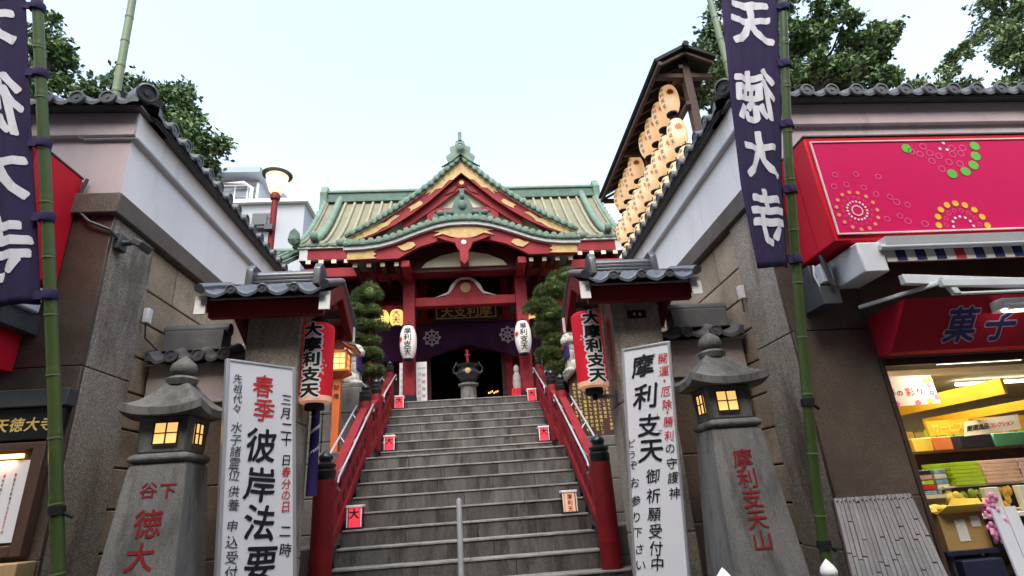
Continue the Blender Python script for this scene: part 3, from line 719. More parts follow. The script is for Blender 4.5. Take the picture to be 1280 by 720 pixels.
part(m, 'tympanum_strut', 'temple_red')
# ---- the hall behind
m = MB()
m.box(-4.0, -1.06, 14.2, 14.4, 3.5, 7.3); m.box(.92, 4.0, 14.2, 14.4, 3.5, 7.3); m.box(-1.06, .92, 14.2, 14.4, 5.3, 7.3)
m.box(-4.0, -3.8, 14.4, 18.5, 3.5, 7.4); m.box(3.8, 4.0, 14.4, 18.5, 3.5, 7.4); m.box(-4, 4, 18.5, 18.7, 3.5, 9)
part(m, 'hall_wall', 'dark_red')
m = MB(); m.box(-3.8, 3.8, 14.4, 18.5, 5.9, 6.0); m.box(-2, 2, 17.0, 17.1, 3.5, 5.9); part(m, 'hall_ceiling', 'interior_dark')
m = MB()
for z in (6.45, 5.95): m.box(-4.02, 4.02, 14.06, 14.2, z, z+.22)
for x in (-4.0, -2.6, -1.16, .92+.1, 2.5, 3.9): m.box(x-.1, x+.1, 14.05, 14.24, 3.5, 7.3)
for s in (-1, 1): m.box(*sorted((s*1.4, s*4.0)), 12.55, 12.7, 5.82, 6.02)
m.box(-3.95, 3.95, 12.5, 12.66, 6.78, 7.02)
m.build_each('hall_beam', 'temple_red', tp, bevel=.015)
m = MB()
for x0, x1 in ((-2.45, -1.3), (1.15, 2.35)):
    m.box(x0, x1, 14.17, 14.2, 6.18, 6.45); 
    k = x0
    while k < x1: m.box(k, k+.03, 14.14, 14.17, 6.18, 6.45); k += .14
part(m, 'transom_lattice', 'blue_tile')
m = MB()
for x in (-1.04, .88): m.box(x-.05, x+.05, 14.1, 14.16, 3.52, 5.2)
m.build_each('door_jamb', 'brown_wood', tp, bevel=.006)
m = MB(); m.box(-4.2, 4.2, 12.3, 14.2, 3.5, 3.56); part(m, 'porch_floor', 'stair_stone')
m = MB()
lp = bpy.data.lights.new('pendant_lamp', 'POINT'); lp.energy = 1.4; lp.color = (1, .8, .6); lp.shadow_soft_size = .04
lo = bpy.data.objects.new('pendant_lamp', lp); COL.objects.link(lo); lo.parent = tp; lo.location = (XC, 11.7-13, 6.62-3.515)
m.ball((XC, 11.78, 6.66), .05, 10); part(m, 'porch_bulb', 'lit_globe')

# ---- things on the porch
cu = thing('shrine_curtain', (0, 13.8, 4.9), 'purple curtain with white wheel crests hung across the temple doorway', 'curtain')
m = MB()
def cz(u):   # lower hem gathered at the middle
    x = -2.4+4.8*u; return 4.93+.36*max(0, 1-abs(x-XC)/1.15)**.8
m.grid(lambda u, v: (-2.4+4.8*u, 13.8+.03*math.sin(u*60)*(1-v)+.02*math.sin(u*23+1), cz(u)+(5.92-cz(u))*v), 160, 12)
cl = m.build('cloth', 'curtain_purple', cu, solid=.008)
def crest(mb, cx, cz_, y, r):
    for k in range(24): 
        a = 2*math.pi*k/24; b = 2*math.pi*(k+1)/24
        mb.add([(cx+r*.36*math.cos(a), y, cz_+r*.36*math.sin(a)), (cx+r*.36*math.cos(b), y, cz_+r*.36*math.sin(b)), (cx+r*.26*math.cos(b), y, cz_+r*.26*math.sin(b)), (cx+r*.26*math.cos(a), y, cz_+r*.26*math.sin(a))], [(0, 1, 2, 3)])
        mb.add([(cx+r*.78*math.cos(a), y, cz_+r*.78*math.sin(a)), (cx+r*.78*math.cos(b), y, cz_+r*.78*math.sin(b)), (cx+r*.66*math.cos(b), y, cz_+r*.66*math.sin(b)), (cx+r*.66*math.cos(a), y, cz_+r*.66*math.sin(a))], [(0, 1, 2, 3)])
    for k in range(8):
        a = 2*math.pi*k/8; c, s_ = math.cos(a), math.sin(a)
        def q(u, w): return (cx+r*(u*c-w*s_), y-.001, cz_+r*(u*s_+w*c))
        mb.add([q(.1, -.04), q(.62, -.07), q(.8, -.2), q(1.0, 0), q(.8, .2), q(.62, .07), q(.1, .04)], [(0, 1, 2, 3, 4, 5, 6)])
m = MB()
for x in (-.93, 1.02): m = MB(); crest(m, x, 5.52, 13.745, .24); m.build('wheel_crest', 'emblem_white', cl)
pass

pl = thing('name_plaque', (0, 13.5, 5.8), 'black name plaque with a gold frame hung behind the red porch beam', 'plaque')
m = MB(); m.box(-.88, .82, 13.5, 13.56, 5.86, 6.62); m.build('board', 'black_matt', pl, bevel=.01)
m = MB()
for a in ((-.8, .74, 5.93, 5.955), (-.8, .74, 6.5, 6.525), (-.8, -.775, 5.955, 6.5), (.715, .74, 5.955, 6.5)): m.box(a[0], a[1], 13.488, 13.5, a[2], a[3])
m.build('gold_border', 'gold', pl)
letters('lettering', [(c, -.52+i*.33, 6.13, .34, .012) for i, c in enumerate('天支利摩')], lambda u, v: (u, 13.494, v), 'gold', pl)

ur = thing('incense_urn', (-.04, 11.95, 3.56), 'black bronze incense urn on a pale stone drum before the doorway', 'urn')
m = MB(); m.lathe([(.2, 0), (.2, .03), (.17, .05), (.17, .29), (.22, .32), (.22, .36), (.16, .37)], (-.04, 11.95, 3.56), 24); m.build('stone_drum', 'lantern_stone', ur)
m = MB(); m.lathe([(.1, .36), (.13, .4), (.2, .46), (.25, .54), (.26, .6), (.23, .66), (.19, .69), (.2, .72), (.23, .74), (.24, .78), (.21, .79), (.001, .76)], (-.04, 11.95, 3.56), 24)
for s in (-1, 1):
    m.tube([(-.04+s*.24, 11.95, 4.14), (-.04+s*.31, 11.95, 4.18), (-.04+s*.32, 11.95, 4.26), (-.04+s*.27, 11.95, 4.33), (-.04+s*.23, 11.95, 4.4)], .022, 8)
m.build('bowl', 'black_gloss', ur)
m = MB(); m.lathe([(.06, 0), (.06, .01), (.001, .02)], n=14, M=Matrix.Translation((-.04, 11.69, 4.16)) @ Matrix.Rotation(rad(90), 4, 'X')); m.build('crest_disc', 'gold', ur)
m = MB(); m.tube([(-.04, 11.95, 4.34), (-.04, 11.95, 4.68)], .03, 8); m.box(-.1, .02, 11.94, 11.96, 4.55, 4.58); m.build('incense_holder', 'red_lacquer', ur)

def round_lantern(name, loc, r, h, label, group, paper, text, inkm, emblem=None, turn=0., ts=1.02):
    """paper lantern: ribbed barrel, dark rims, brush text, emblem"""
    t = thing(name, (0, 0, 0), label, 'paper lantern', group)
    m = MB(); prof = []
    N = 22
    for i in range(N+1):
        z = -h/2+h*i/N; q = abs(2*z/h); rr = r*(1-.42*q**2.6)
        prof += [(rr*.988, z), (rr, z+h/N*.5)] if i < N else [(rr*.988, z)]
    m.lathe(prof, n=20); body = m.build('paper_body', paper, t)
    m = MB(); m.lathe([(r*.5, h/2-.012), (r*.56, h/2), (r*.56, h/2+.03), (r*.4, h/2+.04)], n=16); m.lathe([(r*.4, -h/2-.04), (r*.56, -h/2-.03), (r*.56, -h/2), (r*.5, -h/2+.012)], n=16)
    m.tube([(0, 0, h/2+.03), (0, 0, h/2+.12)], .008, 6); m.build('rims', 'black_matt', t)
    def wrap(u, v):
        q = abs(2*v/h); rr = r*(1-.42*q**2.6)+.006; a = turn+u/r; return (rr*math.sin(a), -rr*math.cos(a), v)
    n = len(text); dv = h*.86/n
    letters('lettering', column(text, 0, h*.43-dv/2, dv, dv*ts, .012, 1.15), wrap, inkm, body, cut=.03)
    if emblem:
        c, sz, ang, vv = emblem; m = MB(); V = []
        for k in range(16):
            a = 2*math.pi*k/16; rad_ = sz*(1 if k % 2 else .62); V.append(wrap(ang*r+rad_*math.cos(a), vv+rad_*math.sin(a)))
        V.append(wrap(ang*r, vv)); m.add(V, [(k, (k+1) % 16, 16) for k in range(16)]); m.build('emblem', c, body)
    t.location = loc; return t
w1 = round_lantern('column_lantern', (-1.31, 11.78, 4.86), .185, .72, 'white barrel lantern with black brush writing on the porch column nearer the posters', 'white lanterns on the porch columns', 'white_paper_lantern', '摩利支天', 'black_ink', ('red_print', .07, -.95, .05))
dup(w1, (1.21, 11.78, 4.86), 'white barrel lantern with black brush writing on the porch column nearer the small stone figure')
y1 = round_lantern('glowing_lantern', (-1.64, 12.4, 5.64), .17, .38, 'small glowing amber lantern hung left of the porch column, nearer the column', 'small glowing lanterns under the eaves', 'yellow_paper_lantern', '大天', 'black_ink')
dup(y1, (-1.99, 12.4, 5.64), 'small glowing amber lantern hung left of the porch column, partly behind the clipped pine')
dup(y1, (1.55, 12.4, 5.66), 'small glowing amber lantern half hidden behind the layered pine, nearer the porch column')
dup(y1, (1.9, 12.4, 5.66), 'small glowing amber lantern hidden behind the layered pine, nearer the gate roof')
for x, w, lab, nm in ((-1.10, .24, 'white poster with blue and pink print standing right of the porch column', 'poster'), (-1.5, .2, 'narrow white poster showing left of the porch column', 'poster')):
    t = thing(nm, (x, 12.6, 3.56), lab, 'poster', 'posters standing on the porch')
    m = MB(); m.box(x-w/2, x+w/2, 12.6, 12.62, 3.56, 4.62); m.build('board', 'white_paint', t)
    m = MB(); m.box(x-w*.4, x+w*.4, 12.594, 12.6, 4.45, 4.5)
    for k in range(5): m.box(x-w*.36, x-w*.04, 12.594, 12.6, 4.3-k*.14, 4.38-k*.14)
    m.build('blue_print', 'poster_print', t); m = MB()
    for k in range(4): m.box(x+w*.04, x+w*.36, 12.594, 12.6, 4.28-k*.16, 4.35-k*.16)
    m.build('pink_print', 'poster_pink', t)
m = MB(); t = thing('stone_figure', (1.06, 12.4, 3.56), 'small pale stone figure on a red cloth stand beside the porch column', 'statue')
m.lathe([(.09, 0), (.1, .15), (.085, .3), (.06, .36), (.05, .38), (.065, .43), (.06, .5), (.03, .55), (.001, .56)], (1.06, 12.4, 3.83), 14); m.build('figure', 'statue_stone', t)
m = MB(); m.box(.92, 1.2, 12.28, 12.5, 3.56, 3.84); m.build('red_stand', 'tag_red', t, bevel=.01)
t = thing('candle_stand', (.62, 15.2, 3.5), 'small cluster of burning candles glowing in the dark doorway', 'candles')
m = MB()
for i in range(6): m.tube([(.5+.05*i, 15.2+.03*(i % 2), 4.18), (.5+.05*i, 15.2+.03*(i % 2), 4.27+.02*(i % 3))], .01, 6)
m.box(.45, .82, 15.1, 15.3, 3.5, 4.18); m.build('holder', 'dark_wood', t)
m = MB()
for i in range(6): m.ball((.5+.05*i, 15.2+.03*(i % 2), 4.30+.02*(i % 3)), (.012, .012, .025), 6)
m.build('flames', 'flame', t)

# ================================================================ STAIR RAILINGS AND LAMPS
def balustrade(x, label):
    rt = thing('balustrade', (x, 9, 0), label, 'balustrade', 'red balustrades beside the stairs')
    posts = [(6.65, .735, 1.86, .118), (8.9, 2.24, 3.11, .098), (9.9, 2.43, 3.41, .098), (11.5, 3.37, 4.16, .085)]
    for y, zb, zs, r in posts:
        m = MB(); m.lathe([(r*.98, 0), (r, .02), (r, zs-zb-.05), (r*.93, zs-zb)], (x, y, zb), 22)
        if zb < 1: m.lathe([(r*1.04, 0), (r*1.04, .05)], (x, y, zb+.26), 22)
        p = m.build('newel_post', 'red_lacquer', rt)
        m = MB(); k = min(r/.112, .95)
        m.lathe([(r*.93, 0), (r*1.0, .01), (r*1.0, .10*k), (r*.88, .115*k), (r*.88, .13*k), (r*.98, .14*k), (r*.98, .17*k), (r*.7, .19*k), (r*.55, .205*k), (r*.68, .235*k), (r*.66, .265*k), (r*.4, .3*k), (r*.12, .325*k), (.002, .34*k)], (x, y, zs-.005), 22)
        m.build('black_cap', 'black_gloss', p)
    b = MB()
    def beam(y0, z0, y1, z1, hw, hh): b.prism([(y0, z0-hh), (y1, z1-hh), (y1, z1+hh), (y0, z0+hh)], 'x', x-hw, x+hw)
    for (y0, _, s0, r0), (y1, _, s1, r1) in zip(posts, posts[1:]):
        y0 += r0*.8; y1 -= r1*.8; d0 = 1.0 if s0 > 1.9 else .98
        beam(y0, s0-.17, y1, s1-.17, .06, .065); beam(y0, s0-.47, y1, s1-.47, .045, .05); beam(y0, s0-.80, y1, s1-.80, .055, .075)
        n = max(3, round((y1-y0)/.27))
        for i in range(n):
            t = (i+.5)/n; y = y0+(y1-y0)*t; z = s0+(s1-s0)*t; sl = (s1-s0)/(y1-y0); w = .085
            b.prism([(y-w, z-.8-w*sl), (y+w, z-.8+w*sl), (y+w, z-.47+w*sl), (y-w, z-.47-w*sl)], 'x', x-.028, x+.028)
            if i % 2 == 0: b.prism([(y-.04, z-.47-.04*sl), (y+.04, z-.47+.04*sl), (y+.04, z-.17+.04*sl), (y-.04, z-.17-.04*sl)], 'x', x-.025, x+.025)
    b.build('rails', 'temple_red', rt, bevel=.008)
    m = MB()
    for dx in (-.125, .125):
        for (y0, _, s0, _), (y1, _, s1, _) in ((posts[0], posts[1]), (posts[2], posts[3])):
            a = Vector((x+dx, y0+.12, s0+.02)); c = Vector((x+dx, y1-.02, s1-.06))
            m.tube([a+Vector((0, .03, -.14)), a+Vector((0, -.02, -.12)), a+Vector((0, -.04, -.06)), a, c, c+Vector((0, .06, .0)), c+Vector((0, .09, -.06)), c+Vector((0, .05, -.1))], .0145, 10)
            for t in (.15, .5, .85):
                q = a.lerp(c, t); m.tube([q, q+Vector((-dx*.55, 0, -.09))], .009, 6)
    m.build('handrail', 'steel', rt)
    return rt
balustrade(-1.66, 'red balustrade with black caps and steel handrails beside the orange post lantern')
balustrade(1.47, 'red balustrade with black caps and steel handrails beside the dark board with gold writing')
t = thing('handrail_post', (-.155, 5.85, .184), 'slim steel stanchion with a rounded top standing alone in the middle of the steps', 'post')
m = MB(); m.lathe([(.06, 0), (.06, .012), (.027, .02), (.027, 1.34), (.022, 1.365), (.001, 1.375)], (-.155, 5.85, .184), 16); m.build('pole', 'steel', t)
t['label'] = 'slim steel stanchion with a rounded top standing alone in the middle of the steps'

def votive(loc, label, lit):
    t = thing('step_lantern', (0, 0, 0), label, 'lantern', 'small box lanterns on the stairs'); w, h = .088, .25
    m = MB()
    for a in (-1, 1):
        for b in (-1, 1): m.box(a*w-.012*(a > 0)-.0, a*w+.012*(a < 0), b*w-.012*(b > 0), b*w+.012*(b < 0), .012, h)
    m.box(-w-.006, w+.006, -w-.006, w+.006, 0, .025); m.build('frame', 'black_matt', t)
    m = MB(); m.box(-w-.012, w+.012, -w-.012, w+.012, h, h+.028); m.box(-w-.003, -w+.012, -w-.004, -w+.004, .02, h); m.box(w-.012, w+.003, -w-.004, -w+.004, .02, h); m.build('cap', 'white_paint', t, bevel=.004)
    m = MB(); m.box(-w+.026, w-.026, -w-.001, w-.006, .026, h-.002); m.build('lit_panel', lit, t)
    if lit == 'lit_red': letters('lettering', [('大', 0, h*.72, .12, .035)], lambda u, v: (u, -w-.003, v), 'black_ink', t)
    else: letters('lettering', column('摩利天', 0, h*.8, .07, .065, .015), lambda u, v: (u, -w-.003, v), 'black_ink', t)
    t.location = loc; return t
v = votive((-1.47, 7.46, 1.3), 'red lit box lantern lowest on the stairs, near the striped cloth roll', 'lit_red')
v2 = dup(v, (-1.44, 10.1, 2.43), 'red lit box lantern on the landing, on the side of the orange post lantern')
dup(v, (-1.45, 11.48, 3.368), 'red lit box lantern at the top of the stairs near the posters')
dup(v, (1.27, 10.1, 2.43), 'red lit box lantern on the landing, on the side of the gold lettered board')
dup(v, (1.26, 11.48, 3.368), 'red lit box lantern at the top of the stairs near the stone figure')
votive((1.19, 7.46, 1.3), 'white box lantern with an orange glow on the lower stairs', 'peach_paper')

# ================================================================ LANTERNS AT THE GATE
def red_lantern(loc, turn, label):
    t = thing('red_lantern', (0, 0, 0), label, 'paper lantern', 'red paper lanterns hung under the gate roofs'); r, h = .15, .75
    m = MB(); prof = [(r*.72, -h/2)]; N = 40
    for i in range(N+1):
        z = -h/2+.012+(h-.024)*i/N; q = abs(2*z/h); rr = r*(1-.22*max(0, q-.86)/.14*max(0, q-.86)/.14); prof += [(rr-.0022, z), (rr, z+.006)] if i < N else [(rr, z)]
    prof += [(r*.72, h/2)]; m.lathe(prof, n=32); body = m.build('paper_body', 'red_paper', t)
    m = MB(); m.lathe([(r*.74, -h/2-.012), (r*.98, -h/2+.0), (r*1.005, -h/2+.045), (r*.99, -h/2+.046), (r*.7, -h/2+.01)], n=32); m.build('glowing_base', 'peach_paper', t)
    m = MB(); m.lathe([(.075, h/2-.01), (.08, h/2+.045), (.06, h/2+.05)], n=20); m.lathe([(.08, -h/2-.07), (.09, -h/2-.065), (.085, -h/2-.0)], n=20)
    m.tube([(0, 0, h/2+.04), (0, 0, h/2+.13)], .007, 6); m.box(-.02, .02, -.02, .02, -h/2-.12, -h/2-.06); m.build('rims', 'black_matt', t)
    def wr(d): return lambda u, v: ((r+d)*math.sin(turn+u/r), -(r+d)*math.cos(turn+u/r), v)
    tx = [(c, 0, .29-i*.143, .136, 1.28) for i, c in enumerate('大摩利支天')]
    letters('letter_outline', [(c, u, v, s, .15, f) for c, u, v, s, f in tx], wr(.0025), 'white_paint', body, cut=.025)
    letters('lettering', [(c, u, v, s, .045, f) for c, u, v, s, f in tx], wr(.0045), 'black_ink', body, cut=.025)
    m = MB(); rr_ = random.Random(4)
    for k in range(110):
        a = -turn*1.5+rr_.gauss(0, .3)*1.; z = -.02+rr_.gauss(0, .075); q = Vector(wr(.002)(r*(a), z)); 
        u0 = r*a; m.add([wr(.0022)(u0+.011*math.cos(j), z+.011*math.sin(j)) for j in [2*math.pi*i/5 for i in range(5)]], [(0, 1, 2, 3, 4)])
    m.build('blossom_print', 'blossom', body)
    t.location = loc; return t
red_lantern((-1.44, 5.25, 2.84), rad(-7), 'red lantern with black and white writing above the purple striped cloth')
red_lantern((1.185, 5.25, 2.84), rad(9), 'red lantern with black and white writing in front of the gold lettered board')
t = thing('lantern_bracket', (1.3, 5.25, 2.4), 'short grey arm holding the foot of the red lantern against the gate post', 'bracket')
m = MB(); m.box(1.19, 1.42, 5.235, 5.265, 2.36, 2.385); m.box(1.39, 1.4, 5.22, 5.28, 2.3, 2.42); m.build('arm', 'dark_steel', t)
t = thing('striped_cloth_roll', (-1.49, 5.5, 1.7), 'thin roll of purple and white striped cloth hanging below the red lantern', 'cloth roll')
m = MB(); m.tube([(-1.49, 5.5, 1.66), (-1.49, 5.5, 2.52)], [.05, .036], 14); m.build('cloth', 'wrap_purple', t)
m = MB()
for k in range(4):
    z0 = 1.68+k*.2; n = 16
    for a in (0,):
        V = []; 
        for i in range(n+1):
            th = 2*math.pi*i/n+a*math.pi; z = z0+.2*i/n
            for d in (0, .03): V.append((-1.49+.0435*math.cos(th), 5.5+.0435*math.sin(th), z+d))
        m.add(V, [(2*i, 2*i+1, 2*i+3, 2*i+2) for i in range(n)])
m.build('white_stripe', 'white_cloth', t)

def stone_lantern(xc, yc, hx, label, cols, extra, win):
    t = thing('stone_lantern', (xc, yc, 0), label, 'stone lantern', 'stone lanterns carved in red')
    c = (xc, yc, 0)
    m = MB(); m.square_lathe([(.36, .36, 0), (.36, .36, .25)], c); m.square_lathe([(.32, .30, .25), (.20, .18, 1.88), (.185, .165, 1.92)], c); ped = m.build('pedestal', 'lantern_stone', t, bevel=.012)
    m = MB(); m.square_lathe([(.18, .165, 1.92), (.205, .19, 1.93), (.21, .195, 1.965), (.18, .165, 1.985)], c); m.square_lathe([(.165, .155, 1.985), (.18, .17, 2.25)], c); lb = m.build('light_box', 'lantern_stone', t, bevel=.014)
    # roof: square with upturned corners
    m = MB(); N = 12
    def rf(u, v):
        a, b = 2*u-1, 2*v-1; q = max(abs(a), abs(b)); k = min(abs(a), abs(b))
        return (xc+a*hx, yc+b*.26, 2.30+.27*(1-q)**1.25*(1+.25*(1-q))+.05*(k*q)**2.5)
    m.grid(rf, 20, 20)
    def rfb(u, v):
        x, y, z = rf(u, v); a, b = 2*u-1, 2*v-1; q = max(abs(a), abs(b)); k = min(abs(a), abs(b)); return (x, y, 2.245+.045*(k*q)**2.5)
    m.grid(lambda u, v: rfb(1-u, v), 20, 20)
    for e_ in range(4):
        def side(u, v, e_=e_):
            p = [(u, 0), (1, u), (1-u, 1), (0, 1-u)][e_]; A = Vector(rf(*p)); B = Vector(rfb(*p)); return tuple(B.lerp(A, v))
        m.grid(side, 20, 2)
    rf_ = m.build('roof', 'lantern_stone', t, sharp=35)
    m = MB(); m.lathe([(.1, 2.50), (.115, 2.545), (.09, 2.565), (.065, 2.575), (.085, 2.592), (.097, 2.625), (.085, 2.668), (.045, 2.705), (.013, 2.728), (.001, 2.74)], c, 20); m.build('finial', 'lantern_stone', rf_)
    # windows: front and both sides, warm panes behind a dark lattice
    L = []
    fw, z0, z1 = .08, 2.05, 2.195
    pn = MB(); fr = MB()
    fx = xc+win
    yf = yc-.157; pn.box(fx-fw, fx+fw, yf-.014, yf-.004, z0, z1)
    for a in (fx-fw-.008, fx-.004, fx+fw): fr.box(a, a+.008, yf-.022, yf-.012, z0-.008, z1+.008)
    for a in (z0-.008, (z0+z1)/2-.003, z1): fr.box(fx-fw, fx+fw, yf-.021, yf-.0125, a, a+.008)
    for s in (-1, 1):
        xx = xc+s*.171; a, b = sorted((xx+s*.004, xx+s*.012)); pn.box(a, b, yc-.07, yc+.05, z0, z1)
        a, b = sorted((xx+s*.01, xx+s*.02))
        for q in (yc-.078, yc-.014, yc+.05): fr.box(a, b, q, q+.008, z0-.008, z1+.008)
        for q in (z0-.008, (z0+z1)/2-.003, z1): fr.box(a, b, yc-.07, yc+.05, q, q+.008)
    pn.build_each('lit_window', 'lit_window', lb); fr.build('window_lattice', 'black_matt', lb)
    # carved inscription on the sloping front
    def face(u, v):      # v is the height
        k = (v-.25)/(1.88-.25); return (xc+u, yc-(.30+(.18-.30)*k)-.004, v)
    letters('inscription', cols, face, 'red_ink', ped, brush=.016)
    return t
stone_lantern(-2.235, 4.43, .285, 'grey stone lantern with glowing windows carved in red for the temple, beside the festival signboard',
    [('下', .11, 1.725, .11, .012, 1.1), ('谷', -.02, 1.735, .11, .012, 1.1)]+[(c, .02-.012*i, 1.52-i*.205, .19, .016, 1.0) for i, c in enumerate('徳大寺')], 0, .025)
stone_lantern(2.04, 4.43, .315, 'grey stone lantern with glowing windows carved in red for the mountain, near the bamboo pole',
    [(c, -.015, 1.685-i*.141, .145, .014, 1.1) for i, c in enumerate('摩利支天山')], 0, -.03)

# ================================================================ SIGNBOARDS
def board_fn(TL, TR, BL, BR, off=0.):
    TL, TR, BL, BR = map(Vector, (TL, TR, BL, BR)); n = (TR-TL).cross(BL-TL).normalized(); BR = BR-n*(BR-TL).dot(n)
    if n.y > 0: n = -n
    return lambda u, v: tuple((TL*(1-u)+TR*u)*(1-v)+(BL*(1-u)+BR*u)*v+n*off)
def signboard(name, TL, TR, BL, BR, vend, label, texts, h):
    fn = board_fn(TL, TR, BL, BR); t = thing(name, fn(.5, vend), label, 'signboard', 'tall signboards at the gate')
    m = MB(); m.slab([fn(0, vend), fn(1, vend), fn(1, 0), fn(0, 0)], .03); pan = m.build('panel', 'paper_white', t)
    f2 = board_fn(TL, TR, BL, BR, .006); m = MB(); e = .03
    for q in ((-.02, e, -.006, vend), (1-e, 1.02, -.006, vend), (e, 1-e, -.006, .006), (e, 1-e, vend-.01, vend)):
        a, b, c, d = q; m.slab([f2(a, d), f2(b, d), f2(b, c), f2(a, c)], .045)
    m.build('frame', 'alu_frame', t, bevel=.003)
    m = MB()
    for u in (.08, .92):
        p = Vector(fn(u, vend*.6)); m.tube([p+Vector((0, .04, 0)), (p.x, p.y+.42, 0)], .016, 8); q = Vector(fn(u, vend)); m.tube([q+Vector((0, .02, .1)), (q.x, q.y+.02, 0)], .016, 8)
    m.build_each('support_leg', 'alu_frame', t)
    f3 = board_fn(TL, TR, BL, BR, .004); W_ = (Vector(TR)-Vector(TL)).length; H_ = (Vector(BL)-Vector(TL)).length
    fm = lambda u, v: f3(u/W_, -v/H_)
    for nm, ink, items in texts: letters(nm, [(c, u*W_, -v*H_, s, b, wf, sl_) for c, u, v, s, b, wf, sl_ in items], fm, ink, pan, brush=.02)
    return t
def K_(s, pts, size, bold=.01, wf=.95, sl_=.12): return [(c, u, v, size*random.uniform(.94, 1.06), bold, wf, sl_) for c, (u, v) in zip(s, pts)]
signboard('festival_signboard', (-1.853,4.3,2.657), (-1.47,4.68,2.656), (-1.80,4.42,1.146), (-1.363,4.8,1.073), 1.62,
    'tall white signboard announcing the spring festival in red and black brush writing', [
    ('red_lettering', 'red_print', K_('春季', [(.52,.113), (.535,.232)], .175, .014)+K_('春分の日', [(.871,.525), (.871,.582), (.868,.635), (.867,.688)], .082)),
    ('black_lettering', 'black_ink', K_('彼岸法要', [(.51,.405), (.505,.59), (.51,.765), (.53,.945)], .26, .02, .92)+K_('三月二十', [(.875,.168), (.867,.235), (.877,.311), (.876,.37)], .10)+K_('日', [(.873,.468)], .085)+K_('二時', [(.863,.80), (.862,.885)], .10)),
    ('grey_lettering', 'grey_ink', K_('先祖代々', [(.145,.09), (.15,.14), (.155,.19), (.15,.237)], .075, .004)+K_('水子諸霊位供養', [(.157,.33), (.154,.39), (.155,.445), (.148,.50), (.15,.555), (.152,.63), (.155,.69)], .085, .004)+K_('申込受付', [(.152,.785), (.156,.855), (.16,.92), (.16,.985)], .09, .006))], 1.5)
signboard('prayer_signboard', (1.33,4.6,2.655), (1.676,4.4,2.653), (1.23,4.8,.886), (1.61,4.62,.876), 1.35,
    'tall white signboard offering prayers in large black and small red writing', [
    ('red_lettering', 'red_print', K_('開運・厄除・勝利', [(.853,.07), (.851,.128), (.85,.175), (.85,.223), (.855,.283), (.855,.318), (.858,.358), (.853,.42)], .088, .006)),
    ('black_lettering', 'black_ink', K_('摩利支天', [(.42,.09), (.44,.232), (.46,.365), (.47,.475)], .20, .02, 1.0)+K_('御祈願受付中', [(.472,.588), (.455,.672), (.448,.748), (.448,.818), (.435,.888), (.44,.95)], .115, .008)+K_('の守護神', [(.85,.475), (.852,.54), (.857,.60), (.862,.665)], .088, .006)+K_('どうぞ', [(.075,.44), (.085,.488), (.095,.535)], .075, .004)+K_('お参り', [(.097,.612), (.1,.69), (.102,.758)], .085, .005)+K_('下さい', [(.108,.822), (.12,.89), (.125,.955)], .085, .005)+K_('まりしてん', [(.66,.05), (.67,.19), (.67,.33), (.68,.40), (.68,.47)], .045, .002))], 1.7)
# white board leaning behind it
t = thing('leaning_notice', (1.58, 5.0, .2), 'narrow white notice with black writing leaning behind the prayer signboard', 'notice')
fn = board_fn((1.36, 5.02, 1.42), (1.44, 5.02, 1.42), (1.42, 5.0, .3), (1.62, 4.98, .3)); m = MB(); m.slab([fn(0, 1), fn(1, 1), fn(1, 0), fn(0, 0)], .015); m.build('board', 'paper_white', t)
f3 = board_fn((1.36, 5.02, 1.42), (1.44, 5.02, 1.42), (1.42, 5.0, .3), (1.62, 4.98, .3), .003)
letters('lettering', [(c, .5, -.12-i*.1, .075, .01, .6) for i, c in enumerate('摩利支天御守')], lambda u, v: f3(u, -v), 'black_ink', t)
# house number on the gate post
t = thing('number_plate', (1.8, 5.05, 3.18), 'small black house number plate on the granite gate post', 'plate')
m = MB(); m.box(1.56, 1.74, 5.038, 5.052, 3.08, 3.16); m.build('plate', 'black_matt', t); letters('lettering', [('4', 1.62, 3.12, .06), ('6', 1.68, 3.12, .06)], lambda u, v: (u, 5.034, v), 'white_paint', t)
# dark board with gold writing
t = thing('history_board', (1.9, 8.78, 2.24), 'dark wooden board with columns of gold writing under a slanted top behind the red lantern', 'notice board')
m = MB(); m.prism([(1.58, 2.27), (2.24, 2.27), (2.24, 3.42), (1.9, 3.55), (1.58, 3.28)], 'y', 8.76, 8.81); m.build('panel', 'dark_wood', t, bevel=.006)
m = MB(); m.slab([(1.5, 8.66, 3.24), (1.9, 8.66, 3.6), (1.9, 8.89, 3.6), (1.5, 8.89, 3.24)], .035); m.slab([(1.9, 8.66, 3.6), (2.34, 8.66, 3.36), (2.34, 8.89, 3.36), (1.9, 8.89, 3.6)], .035); m.build('roof', 'dark_wood', t)
m = MB(); m.box(1.6, 1.66, 8.81, 8.87, 2.24, 3.3); m.box(2.16, 2.22, 8.81, 8.87, 2.24, 3.4); m.build_each('post', 'dark_wood', t)
tx = '摩利支天は陽炎を神格化した守護神にして開運厄除勝利をもたらす'
it = []
for c in range(8):
    n = [9, 11, 13, 12, 13, 14, 10, 13][c]
    it += [(tx[(c*7+i) % len(tx)], 1.655+c*.076, 3.2-i*.062-(0.03 if c < 2 else 0), .05, .012) for i in range(n)]
letters('gold_lettering', it, lambda u, v: (u, 8.755, v), 'gold_paint', t)

